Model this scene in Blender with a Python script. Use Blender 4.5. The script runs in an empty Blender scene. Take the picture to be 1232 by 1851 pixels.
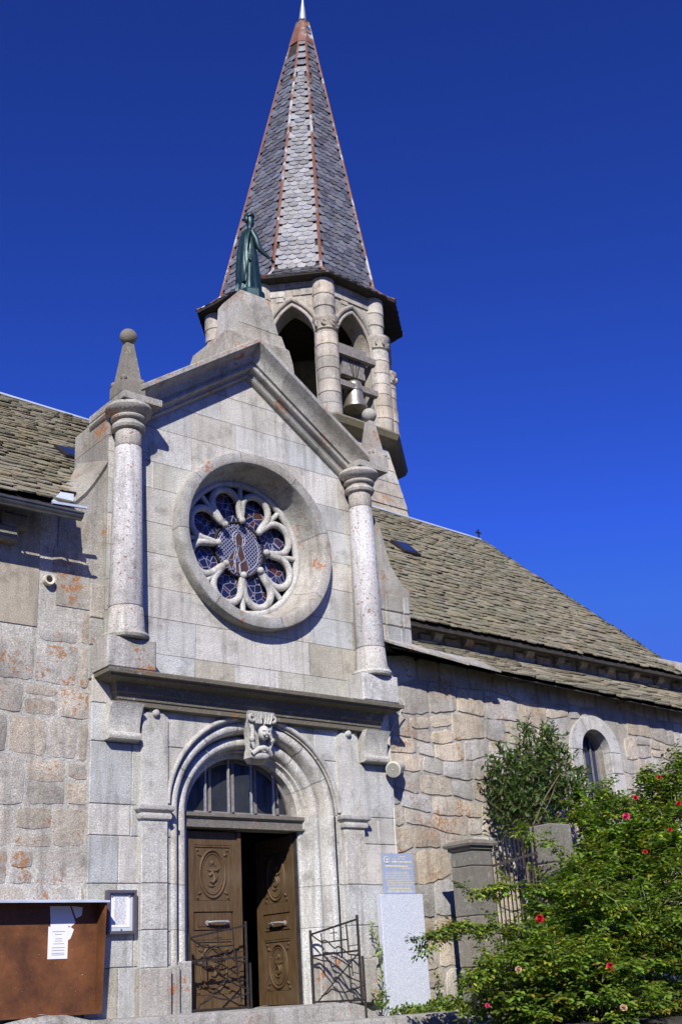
import bpy, bmesh, math, random
import numpy as np
from mathutils import Vector, Matrix
rnd = random.Random(7)
R = math.radians
scene = bpy.context.scene
C = scene.collection

# ------------------------------------------------------------------ camera
CAM = (-8.574, -12.062, 0.203); YAW, PITCH, ROLL, F = 0.704, 0.3887, -0.0614, 2086.0
PW, PH = 1232, 1851
_f = Vector((math.sin(YAW)*math.cos(PITCH), math.cos(YAW)*math.cos(PITCH), math.sin(PITCH)))
_r = Vector((math.cos(YAW), -math.sin(YAW), 0)); _u = _r.cross(_f)
_r, _u = math.cos(ROLL)*_r+math.sin(ROLL)*_u, -math.sin(ROLL)*_r+math.cos(ROLL)*_u
cam = bpy.data.cameras.new('camera'); co = bpy.data.objects.new('camera', cam); C.objects.link(co)
co.matrix_world = Matrix(((_r.x, _u.x, -_f.x, CAM[0]), (_r.y, _u.y, -_f.y, CAM[1]), (_r.z, _u.z, -_f.z, CAM[2]), (0, 0, 0, 1)))
cam.sensor_fit = 'VERTICAL'; cam.sensor_height = 24; cam.lens = 24*F/PH; cam.clip_end = 2000
scene.camera = co

# ------------------------------------------------------------------ light
SUN = Vector((0.84, 1.0, -0.93)).normalized()          # direction the light travels
elev = math.asin(-SUN.z); az = math.atan2(-SUN.x, -SUN.y)
w = bpy.data.worlds.new('World'); scene.world = w; w.use_nodes = True
nt = w.node_tree; bg = nt.nodes['Background']
sky = nt.nodes.new('ShaderNodeTexSky'); sky.sky_type = 'NISHITA'; sky.sun_disc = False
sky.sun_elevation = elev; sky.sun_rotation = az
sky.altitude = 1600; sky.air_density = 0.7; sky.dust_density = 0.0; sky.ozone_density = 7.0
gm = nt.nodes.new('ShaderNodeGamma'); gm.inputs[1].default_value = 1.3; nt.links.new(sky.outputs[0], gm.inputs[0])
mx = nt.nodes.new('ShaderNodeMix'); mx.data_type = 'RGBA'; mx.blend_type = 'MULTIPLY'; mx.inputs[0].default_value = 1.0
nt.links.new(gm.outputs[0], mx.inputs[6]); mx.inputs[7].default_value = (0.50, 0.62, 1.28, 1)
dk = nt.nodes.new('ShaderNodeMix'); dk.data_type = 'RGBA'; dk.blend_type = 'DARKEN'; dk.inputs[0].default_value = 1.0
nt.links.new(mx.outputs[2], dk.inputs[6]); dk.inputs[7].default_value = (0.5, 1.4, 6.6, 1)
nt.links.new(dk.outputs[2], bg.inputs[0]); bg.inputs[1].default_value = 0.10
sl = bpy.data.lights.new('sun', 'SUN'); sl.energy = 5.0; sl.angle = R(0.53); sl.color = (1.0, 0.955, 0.90)
so = bpy.data.objects.new('sun', sl); C.objects.link(so)
so.rotation_euler = (-SUN).to_track_quat('Z', 'Y').to_euler(); so.location = (-10, -20, 20)
scene.view_settings.view_transform = 'Standard'; scene.view_settings.look = 'None'
scene.view_settings.exposure = 0.22; scene.view_settings.gamma = 1
scene.cycles.max_bounces = 5; scene.cycles.diffuse_bounces = 1

def at(px, py, Y):                                       # photo pixel -> point on the plane y = Y
    d = _f + _r*((px-PW/2)/F) - _u*((py-PH/2)/F)
    t = (Y-CAM[1])/d.y
    return Vector(CAM)+d*t
K = 1.045
def T(p):                                                # tower frame
    return Vector(CAM)+(Vector(p)-Vector(CAM))*K

# ------------------------------------------------------------------ materials
def mat(name, rough=0.85, spec=0.3, metal=0.0):
    m = bpy.data.materials.new(name); m.use_nodes = True
    b = m.node_tree.nodes['Principled BSDF']
    b.inputs['Roughness'].default_value = rough; b.inputs['Metallic'].default_value = metal
    b.inputs['Specular IOR Level'].default_value = spec
    return m, m.node_tree, b
def N(nt, t, **kw):
    n = nt.nodes.new(t)
    for k, v in kw.items(): setattr(n, k, v)
    return n
def noise(nt, scale, detail=4, rough=0.6, vec=None, loc=None):
    n = N(nt, 'ShaderNodeTexNoise'); n.inputs['Scale'].default_value = scale
    n.inputs['Detail'].default_value = detail; n.inputs['Roughness'].default_value = rough
    if vec is None:
        tc = N(nt, 'ShaderNodeTexCoord'); vec = tc.outputs['Object']
    if loc:
        mp = N(nt, 'ShaderNodeMapping'); mp.inputs['Location'].default_value = loc
        nt.links.new(vec, mp.inputs[0]); vec = mp.outputs[0]
    nt.links.new(vec, n.inputs['Vector']); return n.outputs['Fac']
def ramp(nt, fac, stops):
    r = N(nt, 'ShaderNodeValToRGB'); e = r.color_ramp.elements
    while len(e) < len(stops): e.new(0.5)
    for i, (p, c) in enumerate(stops):
        e[i].position = p; e[i].color = (*c, 1) if len(c) == 3 else c
    nt.links.new(fac, r.inputs[0]); return r.outputs[0]
def g(v): return (v, v, v)
def mix(nt, fac, a, b, mode='MIX'):
    m = N(nt, 'ShaderNodeMix', data_type='RGBA', blend_type=mode)
    for s, v in ((m.inputs[0], fac), (m.inputs[6], a), (m.inputs[7], b)):
        if hasattr(v, 'links'): nt.links.new(v, s)
        elif isinstance(v, (int, float)): s.default_value = v
        else: s.default_value = (*v, 1)
    return m.outputs[2]
def tint(nt):
    a = N(nt, 'ShaderNodeAttribute'); a.attribute_name = 'tint'; return a.outputs['Color']
def bump(nt, b, h, strength, dist=0.02, prev=None):
    n = N(nt, 'ShaderNodeBump'); n.inputs['Strength'].default_value = strength; n.inputs['Distance'].default_value = dist
    nt.links.new(h, n.inputs['Height'])
    if prev: nt.links.new(prev, n.inputs['Normal'])
    nt.links.new(n.outputs[0], b.inputs['Normal']); return n.outputs[0]

def stone(name, base, lichen=0.62, stain=0.5, grain=1.0, rough_bump=0.35, spots=False, lich_col=(0.42, 0.15, 0.03)):
    m, nt, b = mat(name, 0.9, 0.25)
    speck = noise(nt, 62*grain, 4, 0.85)
    col = mix(nt, 1.0, tint(nt), ramp(nt, speck, [(0.30, (0.28, 0.27, 0.26)), (0.45, (0.86, 0.85, 0.83)), (0.55, (1.06, 1.05, 1.02)), (0.70, (1.95, 1.93, 1.87))]), 'MULTIPLY')
    col = mix(nt, 1.0, col, base, 'MULTIPLY')
    big = noise(nt, 1.3, 6, 0.62)
    col = mix(nt, ramp(nt, big, [(0.42, g(0)), (0.68, g(stain))]), col, (0.20, 0.175, 0.125))
    dirt = noise(nt, 4.5, 6, 0.7, loc=(5, 3, 9))
    col = mix(nt, ramp(nt, dirt, [(0.53, g(0)), (0.75, g(0.62))]), col, (0.105, 0.095, 0.075))
    tcs = N(nt, 'ShaderNodeTexCoord'); mps = N(nt, 'ShaderNodeMapping'); mps.inputs['Scale'].default_value = (5, 5, 0.45); nt.links.new(tcs.outputs['Object'], mps.inputs[0])
    stk = noise(nt, 1.6, 5, 0.65, vec=mps.outputs[0])
    col = mix(nt, ramp(nt, stk, [(0.50, g(0)), (0.72, g(0.55))]), col, (0.15, 0.14, 0.12))
    pale = noise(nt, 9, 5, 0.7, loc=(1, 8, 2))
    col = mix(nt, ramp(nt, pale, [(0.58, g(0)), (0.72, g(0.5))]), col, (0.56, 0.54, 0.47))
    l1 = noise(nt, 2.3, 3, 0.5, loc=(11, 1, 4)); l2 = noise(nt, 21, 4, 0.7, loc=(2, 2, 2))
    mul = N(nt, 'ShaderNodeMath', operation='MULTIPLY'); nt.links.new(l1, mul.inputs[0]); nt.links.new(l2, mul.inputs[1])
    col = mix(nt, ramp(nt, mul.outputs[0], [(lichen*0.5, g(0)), (lichen*0.5+0.03, g(0.85))]), col, lich_col)
    if spots:
        sp = noise(nt, 26, 2, 0.5, loc=(7, 7, 1))
        col = mix(nt, ramp(nt, sp, [(0.63, g(0)), (0.67, g(0.85))]), col, (0.30, 0.125, 0.06))
    nt.links.new(col, b.inputs['Base Color'])
    p = bump(nt, b, noise(nt, 11, 9, 0.78), rough_bump, 0.07)
    bump(nt, b, speck, 0.55, 0.018, p)
    return m

M = {}
M['granite'] = stone('granite', (0.63, 0.625, 0.59), lichen=0.86, stain=0.40)
M['granite_spot'] = stone('granite_spot', (0.62, 0.61, 0.60), lichen=0.84, stain=0.2, spots=True)
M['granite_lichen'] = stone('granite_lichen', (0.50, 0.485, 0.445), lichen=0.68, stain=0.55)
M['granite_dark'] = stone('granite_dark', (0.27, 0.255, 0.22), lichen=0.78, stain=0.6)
M['rubble'] = stone('rubble', (0.60, 0.57, 0.515), lichen=0.67, stain=0.5, rough_bump=0.6, lich_col=(0.42, 0.20, 0.07))
M['tower'] = stone('tower', (0.58, 0.535, 0.46), lichen=0.70, stain=0.6, rough_bump=0.5, lich_col=(0.40, 0.20, 0.08))
M['mortar'] = stone('mortar', (0.50, 0.475, 0.42), lichen=0.8, stain=0.5, rough_bump=0.6)
M['mortar_pale'] = stone('mortar_pale', (0.62, 0.60, 0.54), lichen=0.85, stain=0.4, rough_bump=0.5)
M['render'] = stone('render', (0.47, 0.42, 0.33), lichen=0.8, stain=0.5, grain=1.6, rough_bump=0.12)
M['slab'] = stone('slab', (0.45, 0.44, 0.41), lichen=0.72, stain=0.5, rough_bump=0.5)

def simple(name, col, rough=0.8, spec=0.3, metal=0.0, ns=8, var=0.35, bs=0.2, bd=0.01, usetint=False):
    m, nt, b = mat(name, rough, spec, metal)
    n = noise(nt, ns, 5, 0.65)
    c = mix(nt, ramp(nt, n, [(0.3, g(0)), (0.7, g(1))]), tuple(x*(1-var) for x in col), tuple(min(1, x*(1+var)) for x in col))
    if usetint: c = mix(nt, 1.0, c, tint(nt), 'MULTIPLY')
    nt.links.new(c, b.inputs['Base Color'])
    if bs: bump(nt, b, noise(nt, ns*5, 4, 0.7), bs, bd)
    return m
# lauze roof stone: green and grey lichen on brown schist
m, nt, b = mat('lauze', 0.9, 0.2); M['lauze'] = m
c = mix(nt, 1.0, tint(nt), (0.235, 0.21, 0.155), 'MULTIPLY')
c = mix(nt, ramp(nt, noise(nt, 3.5, 5, 0.7), [(0.42, g(0)), (0.62, g(0.6))]), c, (0.17, 0.17, 0.085))
c = mix(nt, ramp(nt, noise(nt, 17, 5, 0.75, loc=(3, 1, 1)), [(0.5, g(0)), (0.66, g(0.8))]), c, (0.30, 0.265, 0.18))
c = mix(nt, ramp(nt, noise(nt, 30, 4, 0.7, loc=(5, 1, 7)), [(0.55, g(0)), (0.7, g(0.8))]), c, (0.055, 0.05, 0.035))
nt.links.new(c, b.inputs['Base Color']); bump(nt, b, noise(nt, 28, 6, 0.75), 0.7, 0.02)
# spire slate
m, nt, b = mat('spire_slate', 0.42, 0.9); M['spire_slate'] = m; b.inputs['IOR'].default_value = 2.0
c = mix(nt, 1.0, tint(nt), (0.105, 0.112, 0.128), 'MULTIPLY')
c = mix(nt, ramp(nt, noise(nt, 7, 6, 0.75), [(0.52, g(0)), (0.66, g(0.7))]), c, (0.22, 0.18, 0.10))
nt.links.new(c, b.inputs['Base Color']); bump(nt, b, noise(nt, 24, 4, 0.7), 0.3, 0.01)
nt.links.new(ramp(nt, noise(nt, 9, 4, 0.7), [(0.35, g(0.38)), (0.7, g(0.58))]), b.inputs['Roughness'])
# rusty hip sheets with flaking white paint
m, nt, b = mat('hip_sheet', 0.6, 0.4); M['hip_sheet'] = m
c = ramp(nt, noise(nt, 1.2, 5, 0.75), [(0.40, (0.19, 0.065, 0.035)), (0.53, (0.20, 0.10, 0.065)), (0.60, (0.42, 0.42, 0.42)), (0.8, (0.52, 0.54, 0.56))])
nt.links.new(c, b.inputs['Base Color'])
M['zinc'] = simple('zinc', (0.50, 0.53, 0.56), 0.45, 0.5, 0.5, 5, 0.2, 0.1)
M['zinc_dark'] = simple('zinc_dark', (0.17, 0.18, 0.19), 0.4, 0.5, 0.6, 5, 0.3, 0.1)
M['flash'] = simple('flashing', (0.52, 0.58, 0.66), 0.5, 0.4, 0.2, 3, 0.2, 0.1)
M['dark_wood'] = simple('dark_wood', (0.045, 0.04, 0.036), 0.85, 0.2, 0, 10, 0.4, 0.4)
M['grey_wood'] = simple('grey_wood', (0.22, 0.20, 0.185), 0.85, 0.2, 0, 12, 0.3, 0.4)
M['iron'] = simple('iron', (0.028, 0.022, 0.02), 0.65, 0.4, 0.2, 30, 0.7, 0.3)
M['steel_bar'] = simple('steel_bar', (0.33, 0.33, 0.33), 0.5, 0.4, 0.2, 30, 0.3, 0.1)
M['bronze'] = simple('bronze', (0.022, 0.055, 0.058), 0.42, 0.6, 0.45, 9, 0.5, 0.3)
M['bell'] = simple('bell_metal', (0.40, 0.36, 0.29), 0.42, 0.6, 0.75, 6, 0.3, 0.1)
M['glass_dark'] = simple('glass_dark', (0.03, 0.034, 0.036), 0.3, 0.4, 0, 3, 0.4, 0.0)
M['sky_glass'] = simple('sky_glass', (0.02, 0.035, 0.09), 0.15, 0.8, 0, 3, 0.2, 0.0)
M['lead'] = simple('lead_came', (0.34, 0.34, 0.42), 0.6, 0.4, 0.1, 30, 0.3, 0)
M['lead_dark'] = simple('lead_dark', (0.03, 0.022, 0.02), 0.7, 0.3, 0.1, 30, 0.3, 0.4)
M['paper'] = simple('paper', (0.78, 0.78, 0.80), 0.8, 0.2, 0, 5, 0.04, 0)
M['ink'] = simple('ink', (0.25, 0.25, 0.28), 0.8, 0.2, 0, 5, 0.1, 0)
M['case_frame'] = simple('case_frame', (0.13, 0.11, 0.13), 0.45, 0.4, 0.3, 5, 0.1, 0)
M['case_back'] = simple('case_back', (0.50, 0.56, 0.60), 0.6, 0.3, 0, 5, 0.1, 0)
M['plastic'] = simple('cream_plastic', (0.62, 0.58, 0.46), 0.5, 0.4, 0, 5, 0.08, 0)
M['mesh_grey'] = simple('mesh_grey', (0.30, 0.29, 0.25), 0.7, 0.3, 0, 80, 0.4, 0.3)
M['gold'] = simple('gold_ink', (0.80, 0.72, 0.42), 0.5, 0.4, 0.1, 30, 0.1, 0)
M['portrait'] = simple('portrait', (0.65, 0.66, 0.62), 0.5, 0.4, 0, 30, 0.1, 0)
M['plaque'] = simple('plaque_blue', (0.33, 0.38, 0.50), 0.35, 0.5, 0, 60, 0.25, 0)
M['earth'] = simple('earth', (0.08, 0.072, 0.06), 0.95, 0.1, 0, 6, 0.5, 0.8, 0.05)
M['bark'] = simple('bark', (0.16, 0.12, 0.075), 0.9, 0.2, 0, 20, 0.4, 0.5)
M['cane'] = simple('cane', (0.20, 0.24, 0.07), 0.7, 0.3, 0, 20, 0.3, 0.2)
M['red_petal'] = simple('red_petal', (0.50, 0.012, 0.022), 0.6, 0.3, 0, 20, 0.3, 0.1)
M['pink_petal'] = simple('pink_petal', (0.62, 0.04, 0.14), 0.6, 0.3, 0, 20, 0.3, 0.1)
M['dry_petal'] = simple('dry_petal', (0.50, 0.33, 0.19), 0.8, 0.2, 0, 20, 0.3, 0.1)
M['polished'] = stone('polished_granite', (0.70, 0.73, 0.80), lichen=0.95, stain=0.0, grain=0.7, rough_bump=0.0)
# polished stele is uniform speckle
m, nt, b = mat('stele_granite', 0.5, 0.4); M['polished'] = m
nt.links.new(ramp(nt, noise(nt, 110, 2, 0.8), [(0.32, (0.30, 0.33, 0.40)), (0.48, (0.52, 0.56, 0.63)), (0.58, (0.66, 0.69, 0.74)), (0.68, (0.95, 0.95, 0.95))]), b.inputs['Base Color'])
# oak
m, nt, b = mat('oak', 0.62, 0.35); M['oak'] = m
tc = N(nt, 'ShaderNodeTexCoord'); mp = N(nt, 'ShaderNodeMapping'); mp.inputs['Scale'].default_value = (14, 14, 1.2)
nt.links.new(tc.outputs['Object'], mp.inputs[0])
gr = noise(nt, 4, 6, 0.7, vec=mp.outputs[0])
c = ramp(nt, gr, [(0.25, (0.042, 0.024, 0.010)), (0.5, (0.092, 0.055, 0.024)), (0.75, (0.15, 0.095, 0.045))])
c = mix(nt, ramp(nt, noise(nt, 1.7, 4, 0.6), [(0.5, g(0)), (0.75, g(0.5))]), c, (0.17, 0.13, 0.08))
nt.links.new(c, b.inputs['Base Color']); bump(nt, b, gr, 0.3, 0.01)
# weathered notice board back
m, nt, b = mat('board_back', 0.6, 0.35); M['board_back'] = m
c = ramp(nt, noise(nt, 2.2, 6, 0.7), [(0.3, (0.055, 0.022, 0.012)), (0.5, (0.13, 0.05, 0.018)), (0.72, (0.22, 0.085, 0.03))])
sx = N(nt, 'ShaderNodeSeparateXYZ'); tc = N(nt, 'ShaderNodeTexCoord'); nt.links.new(tc.outputs['Object'], sx.inputs[0])
c = mix(nt, ramp(nt, noise(nt, 55, 2, 0.5), [(0.74, g(0)), (0.76, g(0.9))]), c, (0.5, 0.42, 0.34))
nt.links.new(c, b.inputs['Base Color']); bump(nt, b, noise(nt, 8, 4), 0.15, 0.02)
# leaf
def leafmat(name, col, gloss=0.38):
    m, nt, b = mat(name, gloss, 0.45)
    c = mix(nt, 1.0, tint(nt), col, 'MULTIPLY'); nt.links.new(c, b.inputs['Base Color'])
    tr = N(nt, 'ShaderNodeBsdfTranslucent'); c2 = mix(nt, 1.0, c, (1.3, 1.7, 0.5), 'MULTIPLY'); nt.links.new(c2, tr.inputs[0])
    ms = N(nt, 'ShaderNodeMixShader'); ms.inputs[0].default_value = 0.3
    out = nt.nodes['Material Output']
    nt.links.new(b.outputs[0], ms.inputs[1]); nt.links.new(tr.outputs[0], ms.inputs[2]); nt.links.new(ms.outputs[0], out.inputs[0])
    return m
M['rose_leaf'] = leafmat('rose_leaf', (0.155, 0.225, 0.036))
M['shrub_leaf'] = leafmat('shrub_leaf', (0.085, 0.14, 0.035))
M['ivy_leaf'] = leafmat('ivy_leaf', (0.13, 0.19, 0.035), 0.5)
# stained glass
def stained(name, scale):
    m, nt, b = mat(name, 0.35, 0.5)
    tc = N(nt, 'ShaderNodeTexCoord')
    vo = N(nt, 'ShaderNodeTexVoronoi', feature='DISTANCE_TO_EDGE'); vo.inputs['Scale'].default_value = scale
    vc = N(nt, 'ShaderNodeTexVoronoi', feature='F1'); vc.inputs['Scale'].default_value = scale
    for v in (vo, vc): nt.links.new(tc.outputs['Object'], v.inputs['Vector'])
    sp = N(nt, 'ShaderNodeSeparateColor'); nt.links.new(vc.outputs['Color'], sp.inputs[0])
    cc = ramp(nt, sp.outputs[0], [(0.0, (0.008, 0.012, 0.045)), (0.70, (0.010, 0.016, 0.055)), (0.74, (0.09, 0.022, 0.015)), (0.85, (0.07, 0.03, 0.02)), (0.88, (0.012, 0.02, 0.13)), (0.95, (0.03, 0.03, 0.08))])
    c = mix(nt, ramp(nt, vo.outputs['Distance'], [(0.022, g(1)), (0.035, g(0))]), cc, (0.30, 0.30, 0.40))
    nt.links.new(c, b.inputs['Base Color']); return m
M['stained'] = stained('stained_glass', 9)
m, nt, b = mat('medallion_glass', 0.35, 0.5); M['medallion'] = m
tc = N(nt, 'ShaderNodeTexCoord'); mp = N(nt, 'ShaderNodeMapping'); mp.inputs['Rotation'].default_value = (0, R(45), 0); mp.inputs['Scale'].default_value = (1, 0.001, 1)
nt.links.new(tc.outputs['Object'], mp.inputs[0])
br = N(nt, 'ShaderNodeTexVoronoi', feature='DISTANCE_TO_EDGE', distance='EUCLIDEAN'); br.inputs['Scale'].default_value = 24; br.inputs['Randomness'].default_value = 0
nt.links.new(mp.outputs[0], br.inputs['Vector'])
c = mix(nt, ramp(nt, br.outputs['Distance'], [(0.10, g(1)), (0.16, g(0))]), (0.012, 0.016, 0.04), (0.27, 0.27, 0.36))
nt.links.new(c, b.inputs['Base Color'])
M['glass_red'] = simple('glass_red', (0.14, 0.035, 0.025), 0.4, 0.4, 0, 9, 0.4, 0)
M['glass_brown'] = simple('glass_brown', (0.075, 0.04, 0.03), 0.4, 0.4, 0, 9, 0.4, 0)

# ------------------------------------------------------------------ mesh helpers
class MB:
    def __init__(s): s.v = []; s.f = []; s.t = []
    def add(s, vs, fs, t=(1, 1, 1)):
        o = len(s.v); s.v += [tuple(p) for p in vs]; s.f += [tuple(i+o for i in f) for f in fs]
        s.t += [t]*len(vs) if not (t and isinstance(t[0], (tuple, list))) else list(t)
    def box(s, x0, x1, y0, y1, z0, z1, t=(1, 1, 1)):
        s.add([(x, y, z) for x in (x0, x1) for y in (y0, y1) for z in (z0, z1)],
              [(0, 1, 3, 2), (4, 6, 7, 5), (0, 4, 5, 1), (2, 3, 7, 6), (0, 2, 6, 4), (1, 5, 7, 3)], t)
    def beam(s, a, b, wd, ht, t=(1, 1, 1), up=(0, 0, 1)):
        a, b = Vector(a), Vector(b); d = (b-a).normalized(); sd = d.cross(Vector(up)).normalized(); u = sd.cross(d)
        vs = [p+sd*(i*wd/2)+u*(j*ht/2) for p in (a, b) for i, j in ((-1, -1), (1, -1), (1, 1), (-1, 1))]
        s.add(vs, [(3, 2, 1, 0), (4, 5, 6, 7), (0, 1, 5, 4), (1, 2, 6, 5), (2, 3, 7, 6), (3, 0, 4, 7)], t)
    def prism(s, poly, fa, fb, t=(1, 1, 1)):             # poly in 2D, fa/fb map 2D -> 3D
        n = len(poly); vs = [fa(p) for p in poly]+[fb(p) for p in poly]
        s.add(vs, [tuple(range(n)), tuple(range(2*n-1, n-1, -1))]+[(i, i+n, (i+1) % n+n, (i+1) % n) for i in range(n)], t)
    def prism_y(s, poly, y0, y1, t=(1, 1, 1)): s.prism(poly, lambda p: (p[0], y0, p[1]), lambda p: (p[0], y1, p[1]), t)
    def prism_x(s, poly, x0, x1, t=(1, 1, 1)): s.prism(poly, lambda p: (x0, p[0], p[1]), lambda p: (x1, p[0], p[1]), t)
    def rings(s, rs, closed=True, cap=True, t=(1, 1, 1), loop=False):
        n = len(rs[0]); vs = [p for r_ in rs for p in r_]; fs = []
        m_ = len(rs)
        for k in range(m_ if loop else m_-1):
            k2 = (k+1) % m_
            for i in range(n if closed else n-1):
                j = (i+1) % n; fs.append((k*n+i, k*n+j, k2*n+j, k2*n+i))
        if cap and closed and not loop: fs += [tuple(range(n-1, -1, -1)), tuple((m_-1)*n+i for i in range(n))]
        s.add(vs, fs, t)
    def lathe(s, prof, c, seg=20, t=(1, 1, 1), axis='z'):
        rs = []
        for r_, z in prof:
            ring = []
            for i in range(seg):
                a = 2*math.pi*i/seg
                if axis == 'z': ring.append((c[0]+r_*math.cos(a), c[1]+r_*math.sin(a), c[2]+z))
                else: ring.append((c[0]+r_*math.cos(a), c[1]+z, c[2]+r_*math.sin(a)))
            rs.append(ring)
        s.rings(rs, t=t)
    def tube(s, pts, r_, seg=8, t=(1, 1, 1), loop=False):
        pts = [Vector(p) for p in pts]; n = len(pts); rs = []; rr = r_ if isinstance(r_, (list, tuple)) else [r_]*n
        up = None
        for i, p in enumerate(pts):
            if loop: d = pts[(i+1) % n]-pts[i-1]
            else: d = pts[min(i+1, n-1)]-pts[max(i-1, 0)]
            d.normalize()
            if up is None: up = d.orthogonal().normalized()
            up = (up-d*up.dot(d)); up = up.normalized() if up.length > 1e-6 else d.orthogonal().normalized()
            q = d.cross(up)
            rs.append([p+(up*math.cos(2*math.pi*k/seg)+q*math.sin(2*math.pi*k/seg))*rr[i] for k in range(seg)])
        s.rings(rs, t=t, loop=loop)
    def sphere(s, c, r_, seg=12, ry=1, t=(1, 1, 1), sc=(1, 1, 1)):
        rs = []
        for i in range(1, seg//2+3):
            a = math.pi*(i-0.5)/(seg//2+2)
            rs.append([(c[0]+sc[0]*r_*math.sin(a)*math.cos(2*math.pi*k/seg), c[1]+sc[1]*r_*math.sin(a)*math.sin(2*math.pi*k/seg), c[2]-sc[2]*r_*math.cos(a)) for k in range(seg)])
        s.rings(rs, t=t)
    def mould(s, x0, x1, yb, yf, prof, t=(1, 1, 1)):     # stacked mitred rings (off, z)
        s.rings([[(x0-o, yb, z), (x0-o, yf-o, z), (x1+o, yf-o, z), (x1+o, yb, z)] for o, z in prof], t=t)
    def block(s, x0, x1, z0, z1, y0, y1, b=0.012, t=(1, 1, 1)):   # chamfered block, face towards -y
        vs = [(x0, y1, z0), (x1, y1, z0), (x1, y1, z1), (x0, y1, z1), (x0, y0+b, z0), (x1, y0+b, z0), (x1, y0+b, z1), (x0, y0+b, z1),
              (x0+b, y0, z0+b), (x1-b, y0, z0+b), (x1-b, y0, z1-b), (x0+b, y0, z1-b)]
        s.add(vs, [(0, 3, 2, 1)]+[(i, (i+1) % 4, (i+1) % 4+4, i+4) for i in range(4)]+[(i+4, (i+1) % 4+4, (i+1) % 4+8, i+8) for i in range(4)]+[(8, 9, 10, 11)], t)
    def build(s, name, m, parent=None, smooth=35, **kw):
        me = bpy.data.meshes.new(name); me.from_pydata(s.v, [], s.f)
        a = me.attributes.new('tint', 'FLOAT_COLOR', 'POINT')
        a.data.foreach_set('color', np.array([(*t, 1) for t in s.t], dtype=np.float32).ravel())
        bm = bmesh.new(); bm.from_mesh(me); bmesh.ops.recalc_face_normals(bm, faces=bm.faces); bm.to_mesh(me); bm.free()
        if smooth:
            me.polygons.foreach_set('use_smooth', [True]*len(me.polygons)); me.set_sharp_from_angle(angle=R(smooth))
        me.materials.append(M[m] if isinstance(m, str) else m)
        o = bpy.data.objects.new(name, me); C.objects.link(o)
        if parent: o.parent = parent
        for k, v in kw.items(): o[k] = v
        return o
def thing(name, label, cat, loc=(0, 0, 0), group=None):
    o = bpy.data.objects.new(name, None); C.objects.link(o); o.location = loc; o.empty_display_size = 0.2
    o['label'] = label; o['category'] = cat
    if group: o['group'] = group
    return o
def tc_(lo=0.85, hi=1.12, warm=0.04):
    v = rnd.uniform(lo, hi); k = rnd.uniform(-warm, warm)
    return (v*(1+k), v, v*(1-k))
def boolean(o, cutters, op='DIFFERENCE'):
    for c_ in cutters:
        md = o.modifiers.new('b', 'BOOLEAN'); md.object = c_; md.operation = op; md.solver = 'EXACT'
    dg = bpy.context.evaluated_depsgraph_get(); ev = o.evaluated_get(dg)
    me = bpy.data.meshes.new_from_object(ev); old = o.data; o.modifiers.clear(); o.data = me
    bpy.data.meshes.remove(old)
def remove(o): me = o.data; bpy.data.objects.remove(o); bpy.data.meshes.remove(me)
def clip(poly, a, b_, c_):                               # keep a*x+b*z <= c
    out = []
    for i, p in enumerate(poly):
        q = poly[(i+1) % len(poly)]; dp = a*p[0]+b_*p[1]-c_; dq = a*q[0]+b_*q[1]-c_
        if dp <= 0: out.append(p)
        if (dp < 0 < dq) or (dq < 0 < dp):
            t = dp/(dp-dq); out.append((p[0]+(q[0]-p[0])*t, p[1]+(q[1]-p[1])*t))
    return out

# ================================================================== SETTING
mb = MB(); n = 40
def gz(x, y):
    k = min(1, max(0, (-y-3.0)/5.0)); return -0.32-1.15*(k*k*(3-2*k)) if y < 0 else -0.32
xs = [-400, -100, -30]+[-15+i*1.2 for i in range(30)]+[40, 120, 400]; ys = [-400, -100, -30]+[-16+i*0.9 for i in range(22)]+[12, 40, 400]
vs = [(x, y, gz(x, y)) for y in ys for x in xs]; nx = len(xs)
mb.add(vs, [(j*nx+i, j*nx+i+1, (j+1)*nx+i+1, (j+1)*nx+i) for j in range(len(ys)-1) for i in range(nx-1)])
mb.build('ground', 'earth', kind='structure')

# ================================================================== CHURCH
church = thing('church', 'grey granite village church with gabled porch, rose window and slate spire', 'church')
def CH(mb_, name, m, smooth=35, **kw): return mb_.build(name, m, church, smooth, **kw)

ZR0, ZR1 = 9.577, -0.034                                  # ridge line
def ridge(x): return ZR0+ZR1*x
OUT = 0.70                                                # gable slope
def gab(x): return 8.42-OUT*abs(x)

# --- facade ashlar
def ashlar(mb_, x0, x1, zs, y, lmin, lmax, clipper=None, thick=0.2, tl=(0.86, 1.12), gap=0.007, bev=0.008, yj=0.004):
    for z0, z1 in zip(zs[:-1], zs[1:]):
        x = x0; first = True
        while x < x1-0.02:
            L = rnd.uniform(lmin, lmax)*(0.6 if first else 1); first = False
            xe = min(x+L, x1)
            if x1-xe < lmin*0.5: xe = x1
            yy = y+rnd.uniform(-yj, yj)
            a, b_, c_, d = x+gap/2, xe-gap/2, z0+gap/2, z1-gap/2
            t = tc_(*tl, 0.05)
            if rnd.random() < 0.16: t = tuple(v*q for v, q in zip(t, (0.86, 0.84, 0.76)))
            if clipper:
                p = clipper([(a, c_), (b_, c_), (b_, d), (a, d)])
                if len(p) >= 3: mb_.prism_y(p, yy, yy+thick, t)
            else: mb_.block(a, b_, c_, d, yy, yy+thick, bev, t)
            x = xe
gclip = lambda p: clip(clip(p, OUT, 1, 8.42), -OUT, 1, 8.42)
mb = MB(); zs = [3.76, 4.12, 4.58, 4.98, 5.44, 5.86, 6.34, 6.72, 7.22, 7.62, 8.02, 8.45]
ashlar(mb, -2.17, 2.17, zs, 0.0, 0.55, 1.25, gclip, yj=0.002)
upper = mb.build('gable_wall', 'granite', church, 30)
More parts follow.
